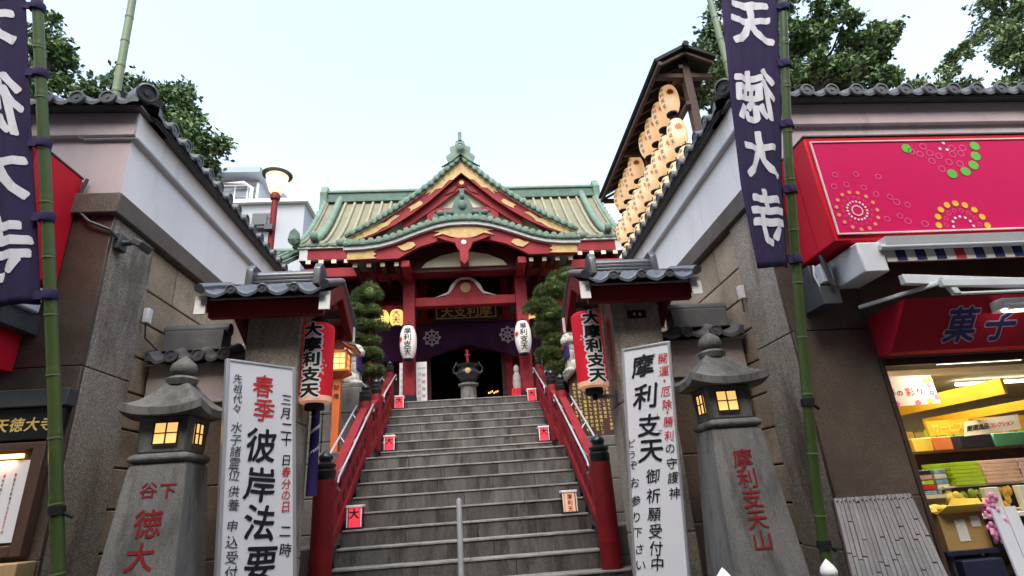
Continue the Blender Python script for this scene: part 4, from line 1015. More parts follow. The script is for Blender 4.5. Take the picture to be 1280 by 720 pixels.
# ================================================================ BANNERS ON BAMBOO
def curve(P, z):
    for (a, x0, y0), (b, x1, y1) in zip(P, P[1:]):
        if a <= z <= b: k = (z-a)/(b-a); return (x0+(x1-x0)*k, y0+(y1-y0)*k)
    return P[0][1:] if z < P[0][0] else P[-1][1:]
PR = [(0, 2.43, 4.2), (1.0, 2.44, 4.15), (1.5, 2.455, 4.08), (2.66, 2.555, 3.91), (3.95, 2.67, 3.69), (5.5, 2.91, 3.5), (7.2, 3.25, 3.33)]
PL = [(0, -2.55, 4.24), (1.24, -2.67, 4.13), (2.35, -2.845, 4.0), (3.8, -3.07, 3.78), (5.47, -3.32, 3.5), (7.2, -3.62, 3.3)]
def bamboo(P, label, r, name='bamboo_pole', m_='bamboo', ties=()):
    t = thing(name, (P[0][1], P[0][2], 0), label, 'bamboo pole', 'bamboo banner poles')
    z = 0; pts = []; rr = []; rings = MB(); ph = .0
    while z < P[-1][0]:
        x, y = curve(P, z); k = (z % .42)/.42; pts.append((x, y, z)); rr.append(r*(1+.1*(k < .06))*(1-.025*z)); z += .021
    mb = MB(); mb.tube(pts, rr, 14); mb.build('culm', m_, t)
    z = .42
    while z < P[-1][0]: 
        x, y = curve(P, z); x2, y2 = curve(P, z+.03); rings.tube([(x, y, z-.008), (x2*.3+x*.7, y2*.3+y*.7, z+.004)], r*1.09*(1-.025*z), 14); z += .42
    rings.build('node_rings', 'bamboo_ring', t)
    if ties:
        m = MB()
        for z in ties:
            for q in range(3):
                x, y = curve(P, z+q*.018); m.tube([(x, y, z+q*.018-.009), (x, y, z+q*.018+.008)], r*1.22, 12)
            x, y = curve(P, z); m.tube([(x+r, y, z), (x+r*2.2, y+.02, z-.03)], .012, 6); m.build('wire_tie', 'black_matt', t); m = MB()
    return t
bamboo(PR, 'green bamboo pole carrying the purple banner beside the sweet shop sign', .040, ties=(1.05, 2.02))
bamboo(PL, 'green bamboo pole carrying the purple banner beside the calendar notice board', .042, ties=(1.62,))
bamboo([(0, 3.84, 6), (4, 3.84, 6), (12, 3.84, 6)], 'pale bamboo pole rising behind the wall and the purple banner near the lantern rack', .055, m_='bamboo_pale')
bamboo([(0, -4.38, 6), (6.5, -4.37, 6), (8.4, -4.46, 6), (12, -4.7, 6)], 'pale bamboo pole rising behind the tiled corner of the wall against the sky', .06, m_='bamboo_pale')
def rR(z): x, y = curve(PR, z); return (x-.065, y-.01, z)
LE = [(2.94, 2.075, 3.52), (3.62, 2.10, 3.5), (4.35, 2.17, 3.48), (5.44, 2.31, 3.45), (6.6, 2.5, 3.4)]
def lR(z): x, y = curve(LE, z); return (x, y, z)
# mirrored writing: the cloth is seen from its back
def rl_banner(right, left, zt_r, zb_r, zt_l, zb_l, label, spec, pole, rp, fold):
    H = zt_l-zb_l; Wd = .55
    t = thing('banner', right(zb_r), label, 'banner', 'purple temple banners on bamboo poles')
    def P(u, v, d=0.):
        A = Vector(left(zt_l+(zb_l-zt_l)*v)); B = Vector(right(zt_r+(zb_r-zt_r)*v))
        n = (B-A).cross(Vector((0, 0, 1))).normalized(); n = n if n.y < 0 else -n
        return tuple(A.lerp(B, u)+n*(d+fold*math.sin(u*7+v*3)*(.35+.65*v)+fold*.6*math.sin(u*15-v*5+1)+fold*.35*math.sin(u*31+v*13)))
    m = MB(); m.grid(lambda u, v: P(u, v), 24, 60); clo = m.build('cloth', 'purple_cloth', t, solid=.004)
    letters('lettering', [(c, u*Wd, -v*H, s, .03, wf*1.2, .06) for c, u, v, s, wf in spec], lambda u, v: P(u/Wd, -v/H, .006), 'white_cloth', clo, cut=.035, mirror=True, brush=.022)
    m = MB(); n = 7
    for i in range(n):
        z = zb_r+.06+(zt_r-.1-zb_r)*i/(n-1); p = curve(pole, z); c = Vector((p[0], p[1], z)); q = Vector(right(z)); d = q-c; d.z = 0
        m.lathe([(rp*1.16, -.035), (rp*1.22, -.03), (rp*1.22, .03), (rp*1.16, .035)], tuple(c), 14)
        a = c+d.normalized()*rp*.9; b = q+d*.3; k = Vector((0, -.006, 0)); zz = Vector((0, 0, .033))
        m.slab([tuple(a+k-zz), tuple(b+k-zz), tuple(b+k+zz), tuple(a+k+zz)], .014); m.build('pole_loop', 'purple_cloth', t); m = MB()
    return t
HR = 6.6-2.94
rl_banner(rR, lR, 6.6, 3.06, 6.6, 2.94, 'purple banner with large white brush characters on the bamboo pole beside the sweet shop sign',
    [('天', .5, (6.6-5.2)/HR, .52, .72), ('徳', .5, (6.6-4.45)/HR, .53, .70), ('大', .52, (6.6-3.90)/HR, .46, .72), ('寺', .54, (6.6-3.35)/HR, .5, .68)], PR, .04, .014)
def rL(z): x, y = curve(PL, z); return (x-.07, y-.01, z)
def lL(z): x, y = curve(PL, z); return (x-.60, y-.06, z)
HL = 6.6-2.98
rl_banner(rL, lL, 6.6, 3.02, 6.6, 2.98, 'purple banner with large white brush characters on the bamboo pole beside the calendar notice board',
    [('天', .42, (6.6-5.3)/HL, .52, .75), ('徳', .5, (6.6-4.53)/HL, .54, .70), ('大', .54, (6.6-4.0)/HL, .5, .76), ('寺', .56, (6.6-3.4)/HL, .52, .70)], PL, .042, .016)

# ================================================================ LANTERN RACK ON THE RIGHT WALL
t = thing('lantern_rack', (3.35, 8, 0), 'long dark timber rack with a little gabled roof above rows of amber lanterns', 'lantern rack')
m = MB()
m.slab([(2.93, 6.25, 7.42), (3.42, 6.25, 7.70), (3.42, 10.25, 7.70), (2.93, 10.25, 7.42)][::-1], .05); m.slab([(3.42, 6.25, 7.70), (3.86, 6.25, 7.5), (3.86, 10.25, 7.5), (3.42, 10.25, 7.70)][::-1], .05)
m.tube([(3.42, 6.2, 7.72), (3.42, 10.3, 7.72)], .05, 8); m.build('roof', 'black_matt', t)
m = MB()
for k in range(15):
    y = 6.3+k*.28
    m.slab([(2.96, y, 7.40), (3.42, y, 7.66), (3.42, y+.05, 7.66), (2.96, y+.05, 7.40)], .04); m.slab([(3.42, y, 7.66), (3.84, y, 7.46), (3.84, y+.05, 7.46), (3.42, y+.05, 7.66)], .04)
m.box(2.95, 3.0, 6.24, 10.26, 7.34, 7.40)
m.build('rafters', 'dark_wood', t)
m = MB()
for y in (6.5, 8.5, 10.2):
    m.box(3.4, 3.52, y-.06, y+.06, 0, 7.62); m.box(3.0, 3.85, y-.04, y+.04, 7.3, 7.38); m.prism([(3.4, 6.3), (3.75, 5.4), (3.83, 5.4), (3.5, 6.4)], 'y', y-.04, y+.04)
m.build_each('rack_timber', 'dark_wood', t, bevel=.006)
m = MB()
for z in (7.46-.0, 6.78, 6.12): m.box(3.33, 3.4, 6.4, 10.25, z-.03, z+.03)
m.build_each('rail', 'dark_wood', t)
rl = round_lantern('rack_lantern', (3.28, 6.83, 7.17), .152, .49, 'amber paper lantern with a red crest at the street end of the upper rack row', 'amber lanterns on the rack', 'lantern_paper', '摩利支天', 'grey_ink', ('emblem_orange', .07, .95, .05), turn=rad(-66), ts=.72)
rl.rotation_euler.z = 0
k = 0
POSW = ['first', 'second', 'third', 'fourth', 'fifth', 'sixth', 'seventh', 'eighth', 'ninth']
for i in range(1, 8):
    y = 6.83+.385*i if i < 4 else 8.73+.38*(i-4)
    dup(rl, (3.28, y, 7.17), '%s amber lantern from the street in the upper rack row' % POSW[i])
for i in range(9):
    dup(rl, (3.28, 6.79+.405*i if i < 8 else 10.05, 6.5), '%s amber lantern from the street in the middle rack row' % POSW[i])
for i in range(9):
    dup(rl, (3.28, 6.6+.4*i, 5.88), '%s amber lantern from the street in the lowest rack row, half behind the coping' % POSW[i])

# ================================================================ SWEET SHOP
x0, x1 = 3.46, 10.2
sh = thing('sweet_shop', (6.5, 6.5, 0), 'brightly lit sweet shop with yellow shelf boards open to the street', 'shop')
m = MB(); m.box(3.5, x1, YF-.6, 9.2, .004, .02); m.build('floor', 'shop_floor', sh)
m = MB(); m.box(3.36, x1, YF+.61, 9.3, 2.62, 2.7); m.build('ceiling', 'shop_ceiling', sh)
m = MB(); m.box(3.36, 3.46, YF+.61, 9.3, 0, 2.615); m.box(3.46, x1, 9.2, 9.3, 0, 2.615); m.box(x1-.1, x1, YF+.05, 9.2, 0, 2.615); m.build('walls', 'shop_wall', sh)
m = MB(); m.box(3.462, 3.50, YF-.02, YF+.62, 0, 2.42); m.box(3.5, x1, YF+.02, YF+.08, 2.36, 2.418); m.build('door_frame', 'dark_wood', sh, bevel=.004)
m = MB()
for z, y0, y1 in ((2.52, 4.9, 5.0), (2.5, 5.8, 5.9)): m.box(3.5, x1-.1, y0, y1, z, 2.615)
m.box(4.3, 4.4, 5.0, 9.2, 2.5, 2.615)
for z in (2.56, 2.585): m.tube([(3.5, 5.3, z), (4.6, 5.6, z), (x1-.2, 5.4, z)], .012, 6)
m.build('ceiling_beams', 'white_card', sh)
m = MB()
m.box(4.6, 4.63, 4.5, 5.9, 2.08, 2.215); m.box(3.80, 4.6, 5.87, 5.9, 2.08, 2.21); m.box(4.9, 4.93, 4.6, 5.85, 1.955, 2.035); m.box(4.45, 7.5, 5.28, 5.31, 1.82, 1.96)
m.build_each('shelf_board', 'shop_yellow', sh)
m = MB(); m.box(3.5, 4.25, 5.35, 5.4, 1.65, 2.2); m.box(4.0, 7.0, 8.9, 8.94, .3, 2.4); m.build('white_panel', 'white_card', sh)
letters('lettering', [(c, 4.53+i*.085, 1.89, .1, .02) for i, c in enumerate('サービス')], lambda u, v: (u, 5.276, v), 'yellow_card', sh)
m = MB(); m.tube([(5.25, 6, 2.56), (5.75, 6, 2.56)], .022, 10); m.tube([(6.5, 7, 2.56), (7.6, 7, 2.56)], .022, 10); m.tube([(4.1, 4.53, 2.385), (4.9, 4.53, 2.385)], .018, 10); m.build_each('ceiling_and_fill_tube', 'lit_tube', sh)  # last tube is added behind the header to brighten the spring banner
for x, y, e in ((5.4, 6.0, 11), (4.5, 5.1, 4), (7.2, 6.6, 9), (4.5, 4.53, 3.2)):  # last entry is the added fill light for the spring banner
    L = bpy.data.lights.new('shop_and_fill_light', 'AREA'); L.energy = e; L.size = .9; L.size_y = .12; L.shape = 'RECTANGLE'; L.color = (1, .87, .62)
    o = bpy.data.objects.new('shop_and_fill_light', L); COL.objects.link(o); o.location = (x-6.5, y-6.5, 2.49 if y > 4.6 else 2.35); o.parent = sh; o.rotation_euler = (0 if y > 4.6 else rad(38), 0, 0)
# back shelves full of small goods
shelf = thing('goods_shelf', (5.8, 7.9, 0), 'tall shelf deep inside the sweet shop filled with coloured packets', 'shelf')
m = MB()
for z in (.6, 1.0, 1.4, 1.8): m.box(4.3, 8.6, 7.6, 8.1, z, z+.03)
for x in (4.3, 5.7, 7.1, 8.57): m.box(x, x+.03, 7.6, 8.1, .02, 2.25)
m.build('frame', 'shop_yellow', shelf)
r_ = random.Random(5); lots = {}
for z in (.63, 1.03, 1.43, 1.83):
    x = 4.36
    while x < 8.5:
        mm = r_.choice(['amber_snack', 'green_snack', 'blue_pack', 'pink_pack', 'yellow_card', 'lime_box', 'cardboard']); w = r_.uniform(.1, .22); h = r_.uniform(.14, .3)
        lots.setdefault(mm, MB()).box(x, x+w-.01, 7.66+r_.uniform(0, .05), 8.0, z, z+h); x += w
for k, mb in lots.items():
    o = mb.build('packets', k, shelf); o['kind'] = 'stuff'
# display tables by the opening
def table(xa, xb, ya, yb, z, label, m_='white_card'):
    t = thing('display_table', ((xa+xb)/2, (ya+yb)/2, 0), label, 'table', 'display tables in the sweet shop')
    m = MB(); m.box(xa, xb, ya, yb, z-.03, z); m.build('table_top', m_, t)
    m = MB()
    for x in (xa+.04, xb-.08):
        for y in (ya+.03, yb-.08): m.box(x, x+.04, y, y+.04, .02, z-.03)
    m.build_each('leg', 'dark_steel', t); return t
table(4.18, 5.6, 4.85, 5.4, 1.12, 'display table in the shop carrying packets below the stacked boxes')
table(3.66, 4.1, 4.55, 5.1, .90, 'low table by the shop doorway carrying the open cardboard box', 'crate_navy')
t = thing('riser_shelf', (4.9, 5.15, 1.12), 'clear riser shelf lifting the lime and pink boxes above the snack bags', 'shelf'); m = MB(); m.box(4.2, 5.6, 5.02, 5.4, 1.345, 1.36); m.box(4.2, 4.22, 5.05, 5.38, 1.12, 1.345); m.box(5.5, 5.52, 5.05, 5.38, 1.12, 1.345); m.build('shelf', 'white_card', t)
STK = [('lime_box', 4.31, 4.60, 'lime green', 6), ('pink_box', 4.61, 4.97, 'salmon pink', 6), ('pale_pink_box', 4.98, 5.3, 'pale pink', 6)]
PW = ['lowest', 'second lowest', 'third lowest', 'third highest', 'second highest', 'topmost']
for mm, a, b, cn, n in STK:
    for k in range(n):
        z = 1.362+k*.033; dx = random.uniform(-.008, .008); t = MB(); t.box(a+dx, b+dx-.004, 5.0, 5.34, z, z+.031)
        o = t.build('sweet_box', mm, None, bevel=.003); tag(o, 'flat %s sweet box, %s of its stack' % (cn, PW[k]), 'box', 'stacked sweet boxes')
for k in range(5):
    z = 1.30+k*.043; o = MB().box(3.99+random.uniform(-.006, .006), 4.15, 5.05, 5.3, z, z+.036).build('wafer_pack', ['blue_pack', 'tag_red', 'lime_box', 'pink_pack', 'crate_navy'][k], None, bevel=.004)
    tag(o, '%s dark striped wafer pack by the shop doorway, %s' % (['blue', 'red', 'green', 'pink', 'navy'][k], ['at the bottom', 'second from the bottom', 'in the middle', 'second from the top', 'on the top'][k]), 'packet', 'striped packs by the doorway')
for k in range(5):
    z = 1.30+k*.043; o = MB().box(4.17, 4.29, 5.05, 5.3, z, z+.038).build('wafer_pack', 'white_card' if k % 2 else 'blue_pack', None, bevel=.004)
    tag(o, '%s narrow pack in the pile beside the lime boxes, %s' % ('white' if k % 2 else 'blue', ['at the bottom', 'second from the bottom', 'in the middle', 'second from the top', 'on the top'][k]), 'packet', 'narrow packs beside the lime boxes')
t = thing('pack_stand', (4.14, 5.17, 0), 'small white stand carrying the striped wafer packs by the doorway', 'stand'); m = MB(); m.box(3.96, 4.3, 5.02, 5.33, 1.27, 1.298); m.box(4.0, 4.03, 5.05, 5.3, .02, 1.27); m.box(4.24, 4.27, 5.05, 5.3, .02, 1.27); m.build('frame', 'white_card', t)
for i, (mm, a, b, nm) in enumerate((('yellow_card', 4.22, 4.34, 'yellow'), ('green_snack', 4.36, 4.47, 'dark green'), ('amber_snack', 4.66, 4.78, 'amber'), ('pink_pack', 4.97, 5.12, 'pink'))):
    m = MB(); rr = random.Random(i)
    for k in range(14):
        cx = rr.uniform(a, b); cz = rr.uniform(1.15, 1.3); m.ball((cx, rr.uniform(4.98, 5.05), cz), (rr.uniform(.025, .045), .02, rr.uniform(.03, .045)), 6)
    o = m.build('snack_bag', mm, None); tag(o, 'heap of %s snack bags on the display table below the stacked boxes' % nm, 'snack bag', 'snack bags on the display table')
for i, (a, b, dec) in enumerate(((4.49, 4.62, 'dot_green'), (4.81, 4.94, 'dot_pink'))):
    t = thing('card_box', ((a+b)/2, 4.95, 1.12), 'upright white card box with a %s motif between the snack bags' % ('green' if i == 0 else 'pink'), 'box', 'white card boxes between snack bags')
    m = MB(); m.box(a, b, 4.92, 4.98, 1.122, 1.33); m.build('box', 'white_card', t, bevel=.004); m = MB(); m.box(a+.005, b-.005, 4.916, 4.92, 1.13, 1.16); m.lathe([(.022, 0), (.022, .004), (.001, .005)], n=10, M=Matrix.Translation(((a+b)/2, 4.92, 1.23)) @ Matrix.Rotation(rad(90), 4, 'X')); m.build('motif', dec, t)
t = thing('cardboard_box', (3.92, 4.72, .9), 'open brown cardboard box with white stickers on the low table', 'box')
m = MB(); a, b, c, d = 3.72, 4.10, 4.6, 4.95; z0, z1 = .9, 1.17
m.box(a, b, c, c+.008, z0, z1); m.box(a, b, d-.008, d, z0, z1); m.box(a, a+.008, c+.008, d-.008, z0, z1); m.box(b-.008, b, c+.008, d-.008, z0, z1); m.box(a+.008, b-.008, c+.008, d-.008, z0, z0+.01); m.build('carton', 'cardboard', t)
m = MB(); m.slab([(a, c, z1), (b, c, z1), (b-.03, c-.1, z1+.06), (a+.03, c-.1, z1+.06)], .006); m.slab([(a, d, z1), (a, c, z1), (a-.1, c+.03, z1+.05), (a-.1, d-.03, z1+.05)], .006); m.slab([(b, c, z1), (b, d, z1), (b+.08, d, z1+.09), (b+.08, c, z1+.09)], .006); m.build('flaps', 'yellow_card', t)
m = MB(); m.box(3.84, 3.93, c-.004, c, .96, 1.12); m.box(3.98, 4.06, c-.004, c, 1.06, 1.14); m.build('stickers', 'white_card', t)
m = MB(); rr = random.Random(3)
for k in range(10): m.ball((rr.uniform(3.78, 4.04), rr.uniform(4.68, 4.88), 1.16+rr.uniform(0, .05)), (.06, .05, .03), 6)
o = m.build('snack_bag', 'yellow_card', None); tag(o, 'yellow bags of sweets heaped inside the open cardboard box', 'snack bag', None)
t = thing('blossom_spray', (4.16, 4.58, .9), 'spray of pink artificial blossom beside the cardboard box', 'flowers'); m = MB(); rr = random.Random(8)
for k in range(11):
    cx, cz = 4.15+rr.uniform(-.05, .06), .95+k*.032+rr.uniform(-.02, .02); cx -= .0
    for j in range(6):
        a = j*math.pi/3; m.ball((cx+.025*math.cos(a), 4.55+rr.uniform(-.02, .02), cz+.025*math.sin(a)), (.022, .012, .022), 6)
m.build('petals', 'blossom_pink', t); m = MB(); m.tube([(4.2, 4.58, .7), (4.16, 4.58, 1.1), (4.1, 4.58, 1.3)], .008, 6); m.build('stem', 'brown_wood', t)
t = thing('white_panel_stand', (4.3, 4.5, .02), 'pair of blank white panels standing at the shop front', 'display panel')
m = MB(); m.slab([(4.07, 4.42, .55), (4.2, 4.45, .55), (4.25, 4.55, 1.19), (4.12, 4.52, 1.19)], .015); m.slab([(4.21, 4.45, .55), (4.34, 4.48, .55), (4.39, 4.58, 1.19), (4.26, 4.55, 1.19)], .015); m.build('panels', 'panel_white', t)
m = MB(); m.box(4.1, 4.38, 4.42, 4.6, .02, .55); m.build('base', 'cardboard', t)
t = thing('navy_crate', (3.98, 4.62, .02), 'dark navy crate below the open cardboard box', 'crate'); m = MB(); m.box(3.72, 4.06, 4.50, 4.9, .03, .84); m.build('box', 'crate_navy', t, bevel=.01)
m = MB()
for k in range(7): m.box(3.71, 4.07, 4.49, 4.5, .1+k*.1, .12+k*.1)
m.build('ribs', 'black_gloss', t)
for i in range(6):
    mm = ['blue_pack', 'pink_pack', 'white_card', 'blue_pack', 'tag_red', 'yellow_card'][i]
    o = MB().box(3.56+.06*(i % 3), 3.61+.06*(i % 3), 4.72+.0*i, 4.86, [1.22, 1.42][i//3], [1.4, 1.58][i//3]).build('sweet_packet', mm, None, bevel=.006)
    tag(o, '%s packet hanging on the rack by the door frame, %s row' % (['pale blue', 'pink', 'white', 'sky blue', 'red', 'yellow'][i], ['lower', 'upper'][i//3]), 'packet', 'packets hanging by the door frame')
t = thing('packet_rack', (3.6, 4.9, .02), 'slim white rack of hanging packets against the door frame', 'rack'); m = MB(); m.box(3.53, 3.78, 4.87, 4.9, .02, 1.62); 
for z in (1.2, 1.405): m.box(3.53, 3.78, 4.7, 4.88, z, z+.012)
m.build('frame', 'white_card', t)
t = thing('brown_carton', (4.4, 5.9, 1.5), 'plain brown carton on top of the shelves behind the white price card', 'box'); m = MB(); m.box(4.0, 4.5, 5.7, 6.1, 1.42, 1.78); m.box(4.0, 4.5, 5.72, 6.08, 1.40, 1.42); m.build('carton', 'cardboard', t, bevel=.006)
o = MB().box(3.96, 4.6, 5.66, 6.2, .02, 1.398).build('shelf_block', 'brown_wood', None, bevel=.01); tag(o, 'brown wooden cabinet holding the plain carton inside the shop', 'cabinet')
t = thing('price_card', (3.9, 5.1, 1.6), 'white price card with red heading behind the striped packs', 'card'); m = MB(); m.box(3.78, 4.1, 5.34, 5.348, 1.5, 1.68); m.build('card', 'white_card', t)
letters('lettering', [(c, 3.84+i*.055, 1.62, .055, .015) for i, c in enumerate('木の菓子')], lambda u, v: (u, 5.337, v), 'tag_red', t)
t = thing('spring_banner', (4, 4.8, 2.1), 'pink paper banner with a spring greeting and blossom print hung in the shop opening', 'banner')
m = MB(); fn = board_fn((3.78, 4.8, 2.335), (4.24, 4.8, 2.325), (3.775, 4.8, 2.06), (4.25, 4.8, 2.07)); m.slab([fn(0, 1), fn(1, 1), fn(1, 0), fn(0, 0)], .006); m.build('sheet', 'banner_pink', t)
f3 = board_fn((3.78, 4.8, 2.335), (4.24, 4.8, 2.325), (3.775, 4.8, 2.06), (4.25, 4.8, 2.07), .003)
letters('lettering', [('春', .06, -.55, .30, .01, .65), ('の', .24, -.57, .22, .01, .65), ('り', .66, -.55, .26, .01, .65)], lambda u, v: f3(u, -v), 'black_ink', t)
letters('red_lettering', [('彩', .45, -.55, .30, .01, .65)], lambda u, v: f3(u, -v), 'red_print', t)
for ink, pts in (('dot_pink', [(.9, .35), (.9, .62), (.97, .78), (.55, .93), (.12, .93)]), ('dot_yellow', [(.95, .18), (.8, .9), (.84, .2)])):
    m = MB()
    for u, v in pts:
        for j in range(5):
            a = j*2*math.pi/5; m.add([f3(u+.035*math.cos(a)+.026*math.cos(b), v+.06*math.sin(a)+.045*math.sin(b)) for b in [2*math.pi*q/8 for q in range(8)]], [tuple(range(8))])
    m.build('blossom_print', ink, t)
t = thing('sweet_tag', (4, 4.98, 1.9), 'red hanging tag with white writing on the white panel in the shop', 'tag'); fn = board_fn((4.01, 5.34, 2.03), (4.13, 5.34, 2.02), (3.93, 5.33, 1.80), (4.05, 5.33, 1.76)); m = MB(); m.slab([fn(0, 1), fn(1, 1), fn(1, 0), fn(0, 0)], .004); m.build('tag', 'tag_red', t)
f4 = board_fn((4.01, 5.34, 2.03), (4.13, 5.34, 2.02), (3.93, 5.33, 1.80), (4.05, 5.33, 1.76), .003); letters('lettering', [(c, .5, -.14-i*.24, .26, .03, 1.7) for i, c in enumerate('木の菓子')], lambda u, v: f4(u, -v), 'white_paint', t)
t = thing('collection_card', (4.8, 5.2, 1.85), 'white paper strip advertising a selected collection in black and red writing', 'card'); m = MB(); fn = board_fn((4.78, 5.2, 1.925), (5.36, 5.2, 1.965), (4.73, 5.2, 1.79), (5.34, 5.2, 1.825)); m.slab([fn(0, 1), fn(1, 1), fn(1, 0), fn(0, 0)], .005); m.build('paper', 'white_card', t)
f5 = board_fn((4.78, 5.2, 1.925), (5.36, 5.2, 1.965), (4.73, 5.2, 1.79), (5.34, 5.2, 1.825), .003)
letters('black_lettering', [(c, .09+i*.1, -.5, .42, .03, .26) for i, c in enumerate('厳選逸品')], lambda u, v: f5(u, -v), 'black_ink', t)
letters('red_lettering', [(c, .48+i*.075, -.5, .36, .03, .24) for i, c in enumerate('コレクション')], lambda u, v: f5(u, -v), 'red_print', t)
for k, (mm, x, y, lab) in enumerate((('yellow_card', 4.75, 5.9, 'yellow carton on the cabinet shelf beyond the collection strip'), ('dot_orange', 4.98, 5.9, 'orange carton on the cabinet shelf beyond the collection strip'), ('crate_navy', 5.3, 5.9, 'dark carton on the cabinet shelf beyond the collection strip'), ('teal_print', 5.7, 5.9, 'teal carton on the cabinet shelf beyond the collection strip'))):
    o = MB().box(x, x+.22 if k < 2 else x+.38, y, y+.3, 1.70, 1.84).build('carton', mm, None, bevel=.008); tag(o, lab, 'box', 'coloured cartons on the cabinet shelf')
t = thing('cabinet_shelf', (5.3, 6.05, 0), 'wooden shelf unit carrying coloured cartons in the middle of the shop', 'shelf'); m = MB()
for z in (.5, 1.0, 1.675): m.box(4.65, 6.8, 5.85, 6.25, z, z+.025)
for x in (4.65, 6.77): m.box(x, x+.03, 5.85, 6.25, .02, 1.675)
m.box(4.68, 6.77, 6.22, 6.25, .02, 1.675); m.build('frame', 'brown_wood', t)
# ---- shop signs
sg = thing('shop_sign', (6, 4.1, 3.3), 'long pink sign box with firework dots in a red frame above the sweet shop', 'sign')
m = MB(); m.box(2.985, 9.6, 3.86, 4.38, 3.28, 4.29); m.build('box', 'sign_red', sg, bevel=.012); m = MB(); m.box(2.98, 9.6, 3.85, 4.385, 4.292, 4.305); m.build('bounce_cover', 'dark_steel', sg)  # unseen dark cover added to keep red bounce off the band above
m = MB(); m.box(2.981, 2.9845, 4.08, 4.088, 3.3, 4.27); m.build('seam', 'awning_red', sg)
m = MB(); m.box(3.03, 9.55, 3.846, 3.862, 3.345, 4.225); m.build('panel', 'sign_pink', sg)
m = MB(); 
for a in ((3.02, 9.56, 3.335, 3.347), (3.02, 9.56, 4.223, 4.235), (3.02, 3.032, 3.347, 4.223)): m.box(a[0], a[1], 3.838, 3.85, a[2], a[3])
m.build('frame_line', 'sign_line', sg)
dots = {}
def dot(mm, x, z, r, hollow=False, asp=1.0):
    mb = dots.setdefault(mm, MB()); n = 18
    if hollow:
        for k in range(n):
            a, b = 2*math.pi*k/n, 2*math.pi*(k+1)/n
            mb.add([(x+r*math.cos(a), 3.842, z+r*math.sin(a)), (x+r*math.cos(b), 3.842, z+r*math.sin(b)), (x+r*.8*math.cos(b), 3.842, z+r*.8*math.sin(b)), (x+r*.8*math.cos(a), 3.842, z+r*.8*math.sin(a))], [(0, 1, 2, 3)])
    else: mb.add([(x+r*math.cos(2*math.pi*k/n), 3.842, z+r*math.sin(2*math.pi*k/n)) for k in range(n)], [tuple(range(n))])
cx, cz_ = 3.25, 3.55
for k in range(20): dot('dot_white', cx+.045*math.cos(2*math.pi*k/20), cz_+.045*math.sin(2*math.pi*k/20), .006)
for k in range(18): dot('dot_white', cx+.085*math.cos(2*math.pi*k/18), cz_+.085*math.sin(2*math.pi*k/18), .009)
for k in range(16): dot('dot_pink', cx+.125*math.cos(2*math.pi*k/16), cz_+.125*math.sin(2*math.pi*k/16), .011, True)
for k in range(15): dot('dot_orange', cx+.175*math.cos(2*math.pi*k/15), cz_+.175*math.sin(2*math.pi*k/15), .017)
for k, (a, d) in enumerate([(95, .25), (120, .27), (60, .25), (35, .26), (-20, .25), (-50, .26), (-85, .26), (-110, .25), (150, .26), (75, .36), (20, .35), (-10, .36), (-35, .36), (105, .36), (48, .43), (5, .46)]):
    q = (cx+d*math.cos(rad(a)), cz_+d*math.sin(rad(a)))
    if q[0] > 3.07 and q[1] > 3.37: dot('dot_pink', q[0], q[1], .026, True)
cx, cz_ = 4.22, 4.17
for a, d in [(-178, .17), (-160, .24), (-150, .15), (-132, .21), (-118, .12), (-108, .25), (-85, .17), (-60, .22), (-50, .12), (-28, .18), (-8, .2), (-15, .1), (-170, .3)]:
    q = (cx+d*math.cos(rad(a)), cz_+d*math.sin(rad(a)))
    if q[1] < 4.19: dot('dot_pink', q[0], q[1], .032, True)
for a, d in ((-2, .32), (-22, .31), (-42, .31), (-64, .3), (-90, .29), (-176, .33)):
    dot('dot_green', cx+d*math.cos(rad(a)), cz_+d*math.sin(rad(a)), .045)
for a, d in ((-140, .05), (-60, .05), (60, .03)): dot('dot_white', cx+d*math.cos(rad(a))+.02, cz_+d*math.sin(rad(a)), .014)
cx, cz_ = 4.13, 3.375
for a in range(0, 181, 22): dot('dot_orange' if False else 'dot_yellow', cx+.215*math.cos(rad(a)), cz_+.215*math.sin(rad(a)), .028)
for a in range(5, 181, 24): dot('dot_pink', cx+.15*math.cos(rad(a)), cz_+.15*math.sin(rad(a)), .019, True)
for a in range(0, 181, 30): dot('dot_white', cx+.09*math.cos(rad(a)), cz_+.09*math.sin(rad(a)), .012)
for x, z in ((3.66, 3.44), (3.8, 3.41), (3.62, 3.62)): dot('dot_pink', x, z, .03, True)
for k, mb in dots.items(): mb.build('firework_print', k, sg)
aw = thing('awning', (6, 4.1, 2.9), 'retracted white awning with folded arms and a striped valance under the pink sign', 'awning')
m = MB(); m.box(3.13, 3.34, 3.82, 4.2, 2.99, 3.25); m.build('cassette_end', 'white_enamel', aw, bevel=.012)
m = MB(); m.prism([(3.78, 3.19), (4.2, 3.22), (4.2, 3.268), (3.76, 3.268)], 'x', 3.34, 9.5); m.tube([(3.3, 3.80, 3.19), (9.5, 3.80, 3.19)], .024, 10); m.build('front_bar', 'white_enamel', aw)
sw = MB(); sn = MB(); sr = MB(); x = 3.36; k = 0
while x < 9.4:
    (sr if k % 8 == 7 else sn).box(x, x+.085, 3.832, 3.8345, 3.085, 3.175) if k % 2 else None; x += .085; k += 1
sw.box(3.36, 9.4, 3.835, 3.845, 3.08, 3.178); va = sw.build('valance', 'white_card', aw); sn.build('navy_stripe', 'stripe_navy', va); sr.build('red_stripe', 'stripe_red', va)
m = MB(); m.slab([(3.42, 3.86, 2.96), (5.3, 3.98, 2.88), (5.3, 3.98, 2.8), (3.42, 3.86, 2.88)], .05); m.slab([(3.66, 3.78, 2.88), (5.2, 3.84, 2.87), (5.2, 3.84, 2.80), (3.66, 3.78, 2.82)], .04)
